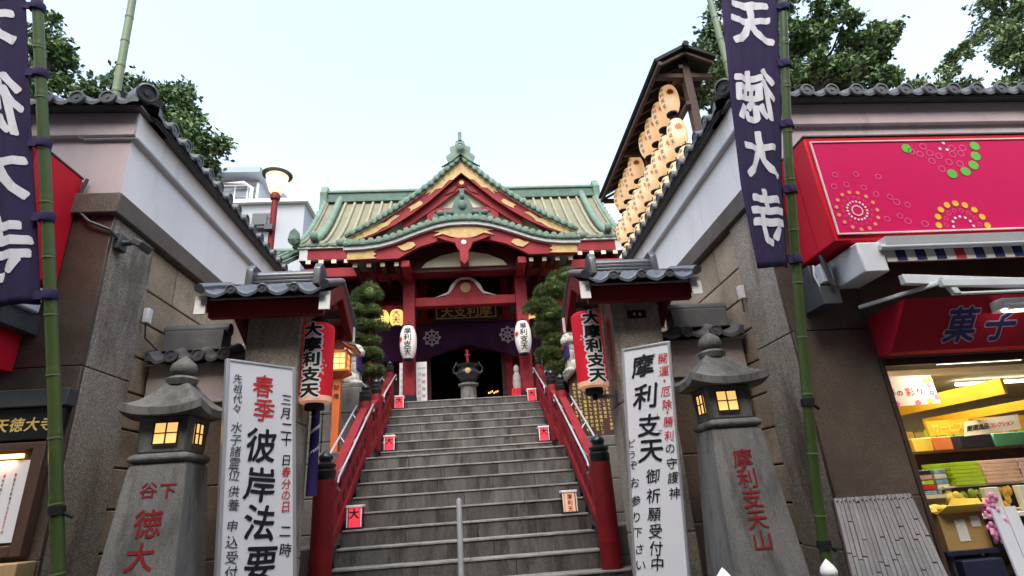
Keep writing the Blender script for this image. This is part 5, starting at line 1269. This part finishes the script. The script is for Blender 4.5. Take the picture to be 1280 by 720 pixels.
m.slab([(3.25, 4.16, 2.82), (3.70, 3.8, 2.88), (3.70, 3.8, 2.85), (3.25, 4.16, 2.79)], .03); m.slab([(3.68, 3.79, 2.9), (3.74, 3.79, 2.9), (3.80, 3.79, 2.76), (3.74, 3.79, 2.76)], .04); m.box(3.74, 5.3, 3.76, 3.79, 2.755, 2.775)
m.build_each('folding_arm', 'white_enamel', aw, bevel=.005)
m = MB(); m.box(2.93, 3.10, 4.12, 4.39, 2.84, 3.0); m.box(2.94, 3.1, 4.2, 4.39, 3.0, 3.22); m.slab([(2.98, 4.1, 3.26), (3.01, 4.1, 3.26), (3.05, 4.1, 2.98), (3.02, 4.1, 2.98)], .03); m.build('wall_bracket', 'dark_steel', aw, bevel=.006)
m = MB(); m.tube([(2.96, 4.16, 3.2), (2.93, 4.14, 3.1), (2.95, 4.14, 3.0), (3.0, 4.14, 2.98)], .008, 6); m.box(2.99, 3.08, 4.115, 4.2, 3.04, 3.2); m.build('cable', 'white_enamel', aw)
m = MB(); m.box(4.22, 4.5, 3.86, 3.98, 2.66, 2.74); m.tube([(4.25, 3.86, 2.66), (4.52, 3.84, 2.665)], .018, 8); m.build('spot_lamp', 'white_enamel', aw, bevel=.006); m = MB(); m.tube([(4.24, 3.9, 2.65), (4.5, 3.89, 2.65)], .02, 8); m.build('lit_tube', 'lit_tube', aw)
cs = thing('confectionery_sign', (6, 4.1, 2.4), 'dark red slanted shop sign with two large navy characters under the awning', 'sign')
m = MB(); m.prism([(4.385, 2.78), (3.92, 2.79), (4.23, 2.43), (4.385, 2.43)], 'x', 3.47, 9.4); m.build('board', 'awning_red', cs, bevel=.006)
fy = lambda z: 3.92+(4.23-3.92)*(2.79-z)/(2.79-2.43)
for nm, ink, b, d in (('letter_outline', 'outline_print', .06, .003), ('lettering', 'navy_print', .025, .006)):
    letters(nm, [('菓', 4.02, 2.60, .25, b, 1.15), ('子', 4.37, 2.60, .25, b, 1.15)], lambda u, v: (u, fy(v)-d*1.2, v-d*.6), ink, cs)
# ---- mirrored shop front at the far left
ls = thing('shop_sign', (-6, 4.1, 3.3), 'plain red sign box behind the purple banner near the calendar', 'sign')
m = MB(); m.box(-9.5, -3.30, 3.86, 4.38, 3.34, 4.36); m.build('box', 'sign_red', ls, bevel=.012); m = MB(); m.box(-9.5, -3.295, 3.855, 4.385, 4.362, 4.375); m.build('bounce_cover', 'dark_steel', ls)  # same added cover, out of sight, cutting the red bounce upwards
ls = thing('awning', (-6, 4.1, 2.9), 'white awning cassette end above the red board with a pointed end', 'awning')
m = MB(); m.box(-3.5, -3.32, 3.98, 4.3, 3.1, 3.3); m.box(-9.5, -3.5, 3.9, 4.2, 3.12, 3.2); m.build('cassette', 'white_enamel', ls, bevel=.012)
m = MB(); m.box(-3.45, -3.36, 4.0, 4.38, 2.95, 3.1); m.build('wall_bracket', 'dark_steel', ls)
ls = thing('side_sign', (-6, 4.1, 2.7), 'red slanted board with a pointed end above the black name board', 'sign')
m = MB(); m.prism([(4.385, 3.1), (3.95, 3.12), (4.25, 2.66), (4.385, 2.66)], 'x', -9.4, -3.47); m.build('board', 'sign_red', ls, bevel=.006)

# ================================================================ ON THE WALLS AND PILLARS
t = thing('name_board', (-3.4, 4.36, 2.2), 'black board with gold temple name above the calendar notice case', 'sign')
m = MB(); m.box(-4.3, -3.0, 4.32, 4.385, 2.14, 2.37); m.build('board', 'black_gloss', t, bevel=.006)
m = MB(); m.box(-4.35, -2.96, 4.28, 4.385, 2.372, 2.5); m.build('ledge', 'dark_steel', t, bevel=.006)
letters('gold_lettering', [(c, -3.06-(6-i)*.105-.02, 2.25, .105, .02, .95, .1) for i, c in enumerate('摩利支天徳大寺')], lambda u, v: (u, 4.315, v), 'gold_paint', t)
t = thing('notice_case', (-3.4, 4.36, 1.7), 'wooden notice case with a lit strip over a printed calendar', 'notice case')
m = MB(); a, b, z0, z1 = -4.1, -3.05, 1.37, 2.12
m.box(a, b, 4.34, 4.385, z0, z1); m.box(b-.08, b, 4.30, 4.34, z0, z1); m.box(a, b-.08, 4.30, 4.34, z1-.05, z1); m.box(a, b-.08, 4.30, 4.34, z0, z0+.07); m.build('case', 'brown_wood', t, bevel=.006)
m = MB(); m.box(-3.8, -3.13, 4.332, 4.34, 1.46, 2.0); m.build('calendar', 'paper_white', t)
m = MB(); m.box(-3.8, -3.2, 4.31, 4.335, 2.015, 2.045); m.build('lit_strip', 'lit_strip', t)
L = bpy.data.lights.new('case_light', 'AREA'); L.energy = .35; L.size = .5; L.size_y = .03; L.shape = 'RECTANGLE'; L.color = (1, .62, .3); o = bpy.data.objects.new('case_light', L); COL.objects.link(o); o.location = (-3.5+3.4, 4.318-4.36, 2.005-1.7); o.parent = t
rd = []; bk = []; rr = random.Random(2)
for r in range(13):
    for c in range(8):
        x = -3.75+c*.075; z = 1.90-r*.031
        (rd if (r > 6 and rr.random() < .75) or r == 0 else bk).append((rr.choice('0123456789'), x, z, .03 if r else .04, .01))
letters('red_print', rd, lambda u, v: (u, 4.329, v), 'red_print', t); letters('black_print', bk+[(c, -3.38+i*.06, 1.485, .055, .015) for i, c in enumerate('徳大寺')], lambda u, v: (u, 4.329, v), 'grey_ink', t)
m = MB(); m.box(-4.3, -2.99, 4.2, 4.385, 1.0, 1.335); o = m.build('offering_shelf', 'grey_wood', None, bevel=.01); tag(o, 'pale wooden ledge box fixed below the notice case', 'box'); o.data.materials[0] = MATS['pale_wood']
t = thing('wall_spotlight', (-2.93, 4.5, 3.8), 'small grey floodlight on a bracket at the top of the rough granite pillar', 'floodlight')
m = MB(); m.box(-2.975, -2.93, 4.44, 4.56, 3.72, 3.86); m.tube([(-2.93, 4.5, 3.79), (-2.84, 4.5, 3.79)], .025, 10); m.build('bracket', 'dark_steel', t, bevel=.005)
m = MB(); m.box(-.05, .05, -.085, .085, -.03, .03, M=Matrix.Translation((-2.78, 4.5, 3.76)) @ Matrix.Rotation(rad(30), 4, 'Y')); m.build('lamp_head', 'dark_steel', t, bevel=.008)
m = MB(); m.box(-.045, .045, -.078, .078, -.034, -.03, M=Matrix.Translation((-2.78, 4.5, 3.76)) @ Matrix.Rotation(rad(30), 4, 'Y')); m.build('glass', 'glass_dark', t)
m = MB(); m.tube([(-2.95, 4.46, 3.8), (-2.97, 4.36, 3.85), (-3.15, 4.35, 3.93), (-3.27, 4.35, 4.05), (-3.28, 4.36, 4.2), (-3.25, 4.36, 4.35)], .014, 8); m.build('cable', 'dark_steel', t)
for x, y, z, lab in ((-2.95, 5.05, 3.31, 'small white junction box beside the low wall and the floodlit pillar'), (2.735, 5.02, 3.29, 'small cream junction box on the block wall near the purple banner')):
    s = 1 if x < 0 else -1
    t = thing('junction_box', (x, y, z), lab, 'junction box', 'small boxes on the stone walls'); m = MB(); m.box(x-.02, x+.03, y-.035, y+.035, z-.07, z+.07); m.build('box', 'white_paint', t, bevel=.006)
    m = MB(); m.tube([(x, y, z-.07), (x, y+.03, z-.2), (x, y+.35, z-.28)] if x < 0 else [(x, y, z-.07), (x, y+.02, z-.2)], .008, 6); m.build('cable', 'dark_steel', t)
# grey plank panel leaning at the shop corner
t = thing('plank_panel', (2.95, 3.9, 0), 'grey weathered plank panel leaning against the dark granite beside the shop', 'panel')
C4 = [Vector(c) for c in ((2.71, 4.32, 1.355), (3.33, 4.32, 1.35), (2.90, 2.95, 0.0), (2.2, 3.55, 0.0))]    # TL TR BR BL
nrm = (C4[3]-C4[0]).cross(C4[1]-C4[0]).normalized(); C4[2] = C4[2]-nrm*(C4[2]-C4[0]).dot(nrm)
def bp(u, v, d=0): return tuple((C4[0]*(1-u)+C4[1]*u)*(1-v)+(C4[3]*(1-u)+C4[2]*u)*v+nrm*d)
m = MB(); rr = random.Random(11); n = 19
for i in range(n):
    a, b = i/n, (i+1)/n; v = -rr.random()*.15; k = 0; th = rr.uniform(.003, .012)
    while v < 1:
        v2 = v+rr.uniform(.16, .34); va, vb = max(v, 0), min(v2, 1)
        if vb > va:
            q = rr.uniform(0, .008); pa, pb = bp(a+.004, va, q), bp(b-.003, va, q); pc, pd = bp(b-.003, vb, q+.002), bp(a+.004, vb, q+.002)
            V = [Vector(p) for p in (pd, pc, pb, pa)]; m.add([tuple(p) for p in V]+[tuple(p-nrm*.02) for p in V], [(0,1,2,3), (7,6,5,4), (0,4,5,1), (1,5,6,2), (2,6,7,3), (3,7,4,0)])
        v = v2+.004
m.build('planks', 'grey_wood', t, bevel=.002)
m = MB(); p = [bp(0, 0, -.022), bp(1, 0, -.022), bp(1, 1, -.022), bp(0, 1, -.022)]; m.slab(p[::-1], .02); m.build('backing', 'dark_wood', t)
m = MB()
for vv in (.02, .36, .62):
    for i in range(n):
        q = bp((i+.5)/n, vv+.004*(i % 2), .012); m.ball(q, .006, 6)
m.build('nails', 'black_matt', t)
for x, lab in ((2.345, 'white pointed fence post at the foot of the bamboo pole'), (1.62, 'white pointed fence post in front of the stone lantern')):
    t = thing('fence_post', (x, 4.0, 0), lab, 'post', 'white pointed fence posts'); m = MB(); m.lathe([(.03, 0), (.03, .88)], (x, 4.0, 0), 14); m.build('shaft', 'dark_steel', t)
    m = MB(); m.lathe([(.03, .88), (.052, .90), (.055, .92), (.045, .945), (.02, .975), (.001, .995)], (x, 4.0, 0), 18); m.build('pointed_cap', 'white_paint', t)

# ================================================================ BESIDE THE STAIRS
def post_lantern(x, y, zb, label, g):
    t = thing('post_lantern', (x, y, zb), label, 'post lantern', g); z = zb
    m = MB(); m.box(x-.055, x+.055, y-.055, y+.055, z, z+1.15); m.square_lathe([(.075, .075, 1.13), (.17, .17, 1.2), (.17, .17, 1.235)], (x, y, z)); m.build('post', 'orange_wood', t, bevel=.006)
    m = MB()
    for a in (-1, 1):
        for b in (-1, 1): m.box(x+a*.14-.014, x+a*.14+.014, y+b*.14-.014, y+b*.14+.014, z+1.235, z+1.5)
    m.box(x-.155, x+.155, y-.155, y+.155, z+1.49, z+1.53)
    for k in (-.05, .045):
        m.box(x+k, x+k+.006, y-.142, y-.136, z+1.235, z+1.5); m.box(x+.136, x+.142, y+k, y+k+.006, z+1.235, z+1.5); m.box(x-.142, x-.136, y+k, y+k+.006, z+1.235, z+1.5)
    for k in (1.32, 1.41): m.box(x-.13, x+.13, y-.142, y-.136, z+k, z+k+.006); m.box(x+.136, x+.142, y-.13, y+.13, z+k, z+k+.006)
    m.build('lantern_frame', 'orange_wood', t)
    m = MB(); m.box(x-.135, x+.135, y-.135, y+.135, z+1.238, z+1.488); m.build('lit_panes', 'lit_window', t)
    m = MB()
    cv = [(-.27, 1.52), (-.18, 1.555), (-.09, 1.63), (0, 1.68), (.09, 1.63), (.18, 1.555), (.27, 1.52)]
    m.strip([(x+a, z+b+.03) for a, b in cv], [(x+a, z+b) for a, b in cv], y-.24, y+.24); m.build('roof', 'orange_wood', t)
    m = MB(); m.strip([(x+a*1.03, z+b+.06) for a, b in cv], [(x+a*1.03, z+b+.032) for a, b in cv], y-.26, y+.26); m.tube([(x, y-.27, z+1.75), (x, y+.27, z+1.75)], .035, 8); m.build('roof_cover', 'green_dark', t)
    letters('lettering', column('献燈', x, z+.98, .13, .085, .01), lambda u, v: (u, y-.058, v), 'black_ink', t)
    return t
post_lantern(-1.96, 8.3, 2.24, 'orange wooden post lantern with a glowing box between gate post and balustrade', 'orange post lanterns')
post_lantern(2.0, 9.8, 2.55, 'orange wooden post lantern almost hidden behind the gold lettered board', 'orange post lanterns')
def guardian(x, y, zb, face, label):
    t = thing('guardian_lion', (x, y, zb), label, 'statue', 'stone guardian lions'); f = face
    m = MB(); m.box(x-.27, x+.27, y-.3, y+.3, zb, zb+.38); m.box(x-.22, x+.22, y-.27, y+.27, zb+.38, zb+.46); m.build('plinth', 'lantern_stone', t, bevel=.015)
    m = MB(); z = zb+.46
    def b(c, r): m.ball((x+f*c[0], y+c[1], z+c[2]), r, 12)
    b((-.06, .04, .16), (.15, .15, .16)); b((-.02, 0, .32), (.13, .13, .17)); b((.02, -.02, .44), (.11, .12, .12))           # haunch, chest, neck
    b((.06, -.05, .58), (.14, .13, .125)); b((.16, -.1, .54), (.07, .075, .06)); b((.17, -.1, .50), (.055, .06, .03))         # head, muzzle, jaw
    b((.05, -.16, .66), (.035, .03, .04)); b((.05, .06, .66), (.035, .03, .04)); b((.14, -.14, .63), (.022, .02, .02)); b((.15, -.03, .63), (.022, .02, .02))
    for k in range(12):
        a = k*math.pi/6; b((-.03+.04*math.sin(k*2.3), .13*math.cos(a)-.02, .54+.13*math.sin(a)), (.055, .05, .055))           # curls of the mane
    for s in (-1, 1):
        m.tube([(x+f*.06, y+s*.09, z+.36), (x+f*.1, y+s*.095, z+.18), (x+f*.11, y+s*.1, z+.03)], [.06, .05, .04], 10); b((.14, s*.1, .03), (.07, .05, .035))
        b((.0, s*.12, .1), (.12, .055, .1)); b((.08, s*.14, .03), (.08, .045, .035))
    m.tube([(x-f*.17, y, z+.1), (x-f*.24, y, z+.28), (x-f*.2, y, z+.45), (x-f*.24, y, z+.54)], [.05, .07, .06, .01], 10)
    o = m.build('lion', 'statue_stone', t); md = o.modifiers.new('union', 'REMESH'); md.mode = 'VOXEL'; md.voxel_size = .014; md.use_smooth_shade = True
    m = MB(); m.grid(lambda u, v: (x+f*(.10+.07*math.cos((u-.5)*3)*(.7+.3*v)), y-.02+.17*math.sin((u-.5)*3.1), z+.46-.26*v*(1-.3*abs(u-.5))), 14, 8); m.build('purple_bib', 'wrap_purple', t, solid=.012)
    return t
guardian(-1.98, 9.35, 3.0, 1, 'pale stone guardian lion with a purple bib behind the glowing orange post lantern')
guardian(1.80, 9.22, 3.0, -1, 'pale stone guardian lion with a purple bib beside the layered pine')
def pine(x, y, zb, pads, label, seed):
    t = thing('cloud_pine', (x, y, zb), label, 'pine', 'clipped pines beside the stairs'); rr = random.Random(seed)
    top = pads[-1][2]; m = MB(); P = [(x+.05*math.sin(i*1.7), y+.04*math.cos(i*2.1), zb+(top-zb)*i/8) for i in range(9)]; m.tube(P, [.075-.006*i for i in range(9)], 10)
    for px, py, pz, r, h in pads: m.tube([(x, y, pz-.12), (x+(px-x)*.6, y+(py-y)*.6, pz-.08), (px, py, pz-.02)], [.03, .022, .012], 6)
    m.build('trunk', 'bark', t); m = MB()
    for px, py, pz, r, h in pads:
        lobes = [(px+rr.uniform(-.62, .62)*r, py+rr.uniform(-.62, .62)*r, pz+rr.uniform(-.25, .25)*h, r*rr.uniform(.36, .62), h*rr.uniform(.55, 1)) for _ in range(9)]
        for lx, ly, lz, lr, lh in lobes:
            m.ball((lx, ly, lz), (lr*.6, lr*.6, lh*.45), 8)
            for _ in range(330):
                a = rr.uniform(0, 6.283); c = rr.uniform(-.5, 1); s = math.sqrt(max(0, 1-c*c)); n = Vector((s*math.cos(a), s*math.sin(a), c*.9+.25)).normalized()
                p = Vector((lx+lr*.8*s*math.cos(a), ly+lr*.8*s*math.sin(a), lz+lh*.72*c))
                for _q in range(2):
                    d = (n+Vector((rr.gauss(0, .45), rr.gauss(0, .45), rr.gauss(0, .35)))).normalized(); sd_ = d.cross(Vector((rr.random(), rr.random(), rr.random()))).normalized()*.006
                    e = p+d*rr.uniform(.045, .11); m.add([tuple(p-sd_), tuple(p+sd_), tuple(e)], [(0, 1, 2)])
    m.build('needle_pads', 'pine_needles', t); return t
pine(-2.0, 10.6, 3.5, [(-1.95, 10.5, 3.95, .3, .13), (-1.88, 10.45, 4.28, .30, .13), (-2.05, 10.5, 4.58, .34, .13), (-1.9, 10.5, 4.86, .31, .13), (-2.0, 10.5, 5.14, .30, .13), (-1.96, 10.5, 5.44, .36, .3)],
    'clipped dark pine with rounded stacked pads behind the glowing orange post lantern', 3)
pine(1.75, 10.7, 3.5, [(1.72, 10.5, 3.8, .3, .14), (1.58, 10.45, 4.1, .3, .14), (1.85, 10.5, 4.35, .34, .15), (1.6, 10.45, 4.6, .32, .16), (1.72, 10.4, 4.85, .36, .17), (1.48, 10.45, 5.08, .38, .18), (1.7, 10.45, 5.36, .38, .2), (1.9, 10.45, 5.66, .38, .24)],
    'loosely clipped green pine with layered pads beside the gate roof and the white column lantern', 5)
# street lamp behind the left wall
t = thing('street_lamp', (-3.62, 9.6, 0), 'red lamp post with a glowing cup shaped globe behind the white wall', 'street lamp'); c = (-3.62, 9.6, 0)
m = MB(); m.lathe([(.1, 0), (.1, .4), (.065, .5), (.058, 7.2), (.085, 7.22), (.1, 7.3), (.07, 7.36)], c, 16); m.build('post', 'red_lacquer', t)
m = MB(); m.lathe([(.09, 7.36), (.13, 7.42), (.19, 7.62), (.21, 7.74), (.19, 7.76)], c, 24); m.build('globe', 'lit_globe', t)
m = MB(); m.lathe([(.2, 7.755), (.28, 7.76), (.285, 7.78), (.2, 7.81), (.08, 7.83), (.001, 7.84)], c, 28); m.build('brim', 'dark_steel', t)
m = MB(); m.box(-3.7, -3.56, 9.42, 9.54, 6.5, 6.6); m.tube([(-3.62, 9.5, 6.8), (-3.68, 9.46, 6.7), (-3.66, 9.46, 6.55)], .01, 6); m.build('junction', 'dark_steel', t)
# houses behind
def house(x0, x1, y0, y1, z1, label, mt='house_white', flat=True, wins=()):
    t = thing('house', ((x0+x1)/2, y0, 0), label, 'house', 'houses behind the temple'); m = MB(); m.box(x0, x1, y0, y1, 0, z1); m.build('wall', mt, t)
    m = MB(); m.box(x0-.15, x1+.15, y0-.2, y1+.1, z1, z1+.14); m.build('roof', 'white_paint', t)
    for a, b, c_, d in wins:
        m = MB(); m.box(a-.06, b+.06, y0-.05, y0-.003, c_-.06, c_); m.box(a-.06, b+.06, y0-.05, y0-.003, d, d+.06); m.box(a-.06, a, y0-.05, y0-.003, c_, d); m.box(b, b+.06, y0-.05, y0-.003, c_, d); m.box((a+b)/2-.025, (a+b)/2+.025, y0-.045, y0-.012, c_, d); w = m.build('window', 'white_paint', t)
        m = MB(); m.box(a, b, y0-.02, y0-.006, c_, d); m.build('pane', 'glass_dark' if (b-a) < 1.0 else 'house_grey', w)
    return t
h = house(-10.6, -8.3, 20.2, 27, 14.55, 'white upper storey house with shuttered windows behind the left wall', wins=((-10.3, -9.9, 13.2, 14.1), (-9.7, -8.75, 13.1, 14.2)))
m = MB()
for k in range(9): m.box(-10.55, -8.32, 20.16, 20.199, 12.0+k*.28, 12.02+k*.28)
m.prism([(19.6, 14.5), (27.3, 14.5), (27.3, 14.7), (23, 15.3), (19.6, 14.75)], 'x', -10.8, -8.1); m.build('siding_line', 'house_grey', h)
m = MB(); m.tube([(-8.5, 20.0, 11), (-8.5, 20.0, 14.0), (-8.8, 19.9, 14.2), (-9.6, 19.9, 14.2)], .07, 8); m.box(-8.36, -8.3, 20.1, 20.2, 12.6, 14.3); m.build('pipe', 'white_paint', h)
h2 = house(-9.3, -6.1, 19.2, 27, 12.75, 'plain white flat roofed block with an outdoor unit behind the red lamp post', wins=())
m = MB(); m.box(-7.9, -7.2, 18.9, 19.19, 11.6, 12.2); m.box(-7.75, -7.35, 18.85, 18.9, 11.7, 12.1); m.build('outdoor_unit', 'dark_steel', h2)
t = thing('side_hall', (-4.4, 12.5, 3.5), 'small side hall with a green tiled roof edge beside the main temple roof', 'hall'); m = MB(); m.box(-5.4, -4.3, 12.3, 14, 3.5, 7.0); m.build('wall', 'dark_red', t)
m = MB(); m.slab([(-5.6, 12.0, 7.0), (-4.2, 12.0, 7.0), (-4.2, 13.2, 7.75), (-5.6, 13.2, 7.75)], .1)
for k in range(7): m.tube([(-5.5+k*.2, 11.97, 7.03), (-5.5+k*.2, 13.2, 7.8)], .045, 8)
m.tube([(-5.6, 13.2, 7.82), (-4.2, 13.2, 7.82)], .1, 8); m.build('roof', 'green_copper', t)

# ================================================================ TREES
def tree(x, y, h, limbs, label, n, seed, lm='leaves', size=(.08, .145), r0=.16):
    """limbs: clumps (cx, cy, cz, rx, ry, rz); each carried by a branch from the trunk"""
    t = thing('tree', (x, y, 0), label, 'tree', 'trees behind the walls'); rr = random.Random(seed)
    m = MB(); P = [(x+.18*math.sin(i*.9+seed), y+.12*math.cos(i*1.3), h*i/8) for i in range(9)]; m.tube(P, [r0*(1-.09*i) for i in range(9)], 10)
    subs = []
    for cx, cy, cz, rx, ry, rz_ in limbs:
        s = Vector(P[max(2, min(8, int(8*(cz-1.2)/h)))]); e = Vector((cx, cy, cz)); mid = s.lerp(e, .5)+Vector((0, 0, .25)); m.tube([s, mid, e], [r0*.5, r0*.3, r0*.12], 7)
        for _ in range(9):
            d = Vector((rr.gauss(0, .5), rr.gauss(0, .5), rr.gauss(0, .45))); q = e+Vector((d.x*rx, d.y*ry, d.z*rz_)); m.tube([mid.lerp(e, rr.uniform(.3, 1)), q], [r0*.12, .008], 5); subs.append((q, (rx+ry+rz_)/3*rr.uniform(.26, .5)))
    m.build('trunk', 'bark', t); m = MB()
    for _ in range(int(n*1.5)):
        q, s = rr.choice(subs); p = q+Vector((rr.gauss(0, .5), rr.gauss(0, .5), rr.gauss(0, .42)))*s
        # a sprig of three leaves
        for _k in range(3):
            d = Vector((rr.gauss(0, 1), rr.gauss(0, 1), rr.gauss(.25, .7))).normalized(); w = d.cross(Vector((rr.gauss(0, 1), rr.gauss(0, 1), rr.gauss(0, 1)))).normalized(); L_ = rr.uniform(*size); w *= L_*.27; a = p+d*L_*.55; b = p+d*L_
            m.add([tuple(p), tuple(a+w), tuple(b), tuple(a-w)], [(0, 1, 2, 3)])
    o = m.build('crown', lm, t); return t
tree(-6.4, 9.6, 9.0, [(-4.95, 9.2, 8.0, .38, .6, .42), (-5.3, 9.3, 8.6, .48, .7, .5), (-5.8, 9.3, 9.25, .5, .7, .5), (-6.3, 9.4, 9.2, .6, .6, .45), (-7.0, 9.4, 9.4, .55, .6, .35), (-7.6, 9.4, 9.5, .5, .6, .3), (-5.2, 9.3, 7.4, .5, .5, .7), (-5.8, 9.3, 8.2, .6, .6, .6)],
    'dark evergreen tree rising behind the round end tile of the white wall', 4200, 2)
tree(-8.4, 9.4, 10.6, [(-8.25, 9.2, 11.0, .4, .6, .5), (-8.1, 9.2, 10.4, .35, .6, .4), (-8.5, 9.2, 9.9, .4, .6, .4), (-8.2, 9.3, 9.5, .4, .6, .35)], 'thin leafed tree directly behind the green bamboo pole near the calendar case', 1300, 4)
tree(6.9, 9.3, 10.2, [(6.3, 9.0, 11.2, .8, .8, .7), (5.45, 8.9, 9.7, .35, .5, .5), (5.15, 8.9, 9.1, .3, .5, .4), (5.5, 8.9, 10.4, .35, .5, .5), (7.6, 9.0, 10.4, .7, .8, .6), (8.5, 9.0, 10.3, .6, .7, .5), (9.3, 9.0, 10.5, .5, .6, .3), (7.9, 9.0, 9.6, .6, .7, .5), (6.7, 8.9, 9.4, .5, .6, .5), (7.4, 9.0, 11.4, .6, .7, .6), (8.6, 9.0, 9.5, .4, .5, .25), (6.9, 9.2, 10.4, .6, .7, .6), (9.8, 9.0, 10.75, .3, .5, .2), (8.9, 9.0, 9.95, .5, .6, .4), (8.1, 9.0, 10.9, .45, .6, .3), (9.0, 9.0, 9.3, .35, .5, .15)],
    'large evergreen tree with a dark forked trunk behind the purple banner and shop wall', 7600, 6, r0=.2)
tree(10.6, 9.4, 8.6, [(10.2, 9.1, 9.35, .4, .5, .15), (10.7, 9.1, 9.6, .35, .4, .25), (11.2, 9.1, 9.4, .3, .4, .15), (11.1, 9.1, 10.1, .12, .2, .12), (11.45, 9.1, 10.35, .12, .2, .1)], 'sparse young tree with thin twigs above the shop roof tiles', 420, 9, lm='leaves_pale', r0=.06)
tree(13.2, 9.3, 11.0, [(12.7, 9.0, 10.4, .45, .6, .5), (12.5, 9.0, 9.6, .4, .6, .35), (13.1, 9.0, 11.4, .45, .7, .6), (12.9, 9, 12.2, .5, .7, .6), (13.4, 9, 10.0, .6, .6, .6)], 'leafy tree above the far end of the shop roof tiles', 2000, 12, lm='leaves_pale')
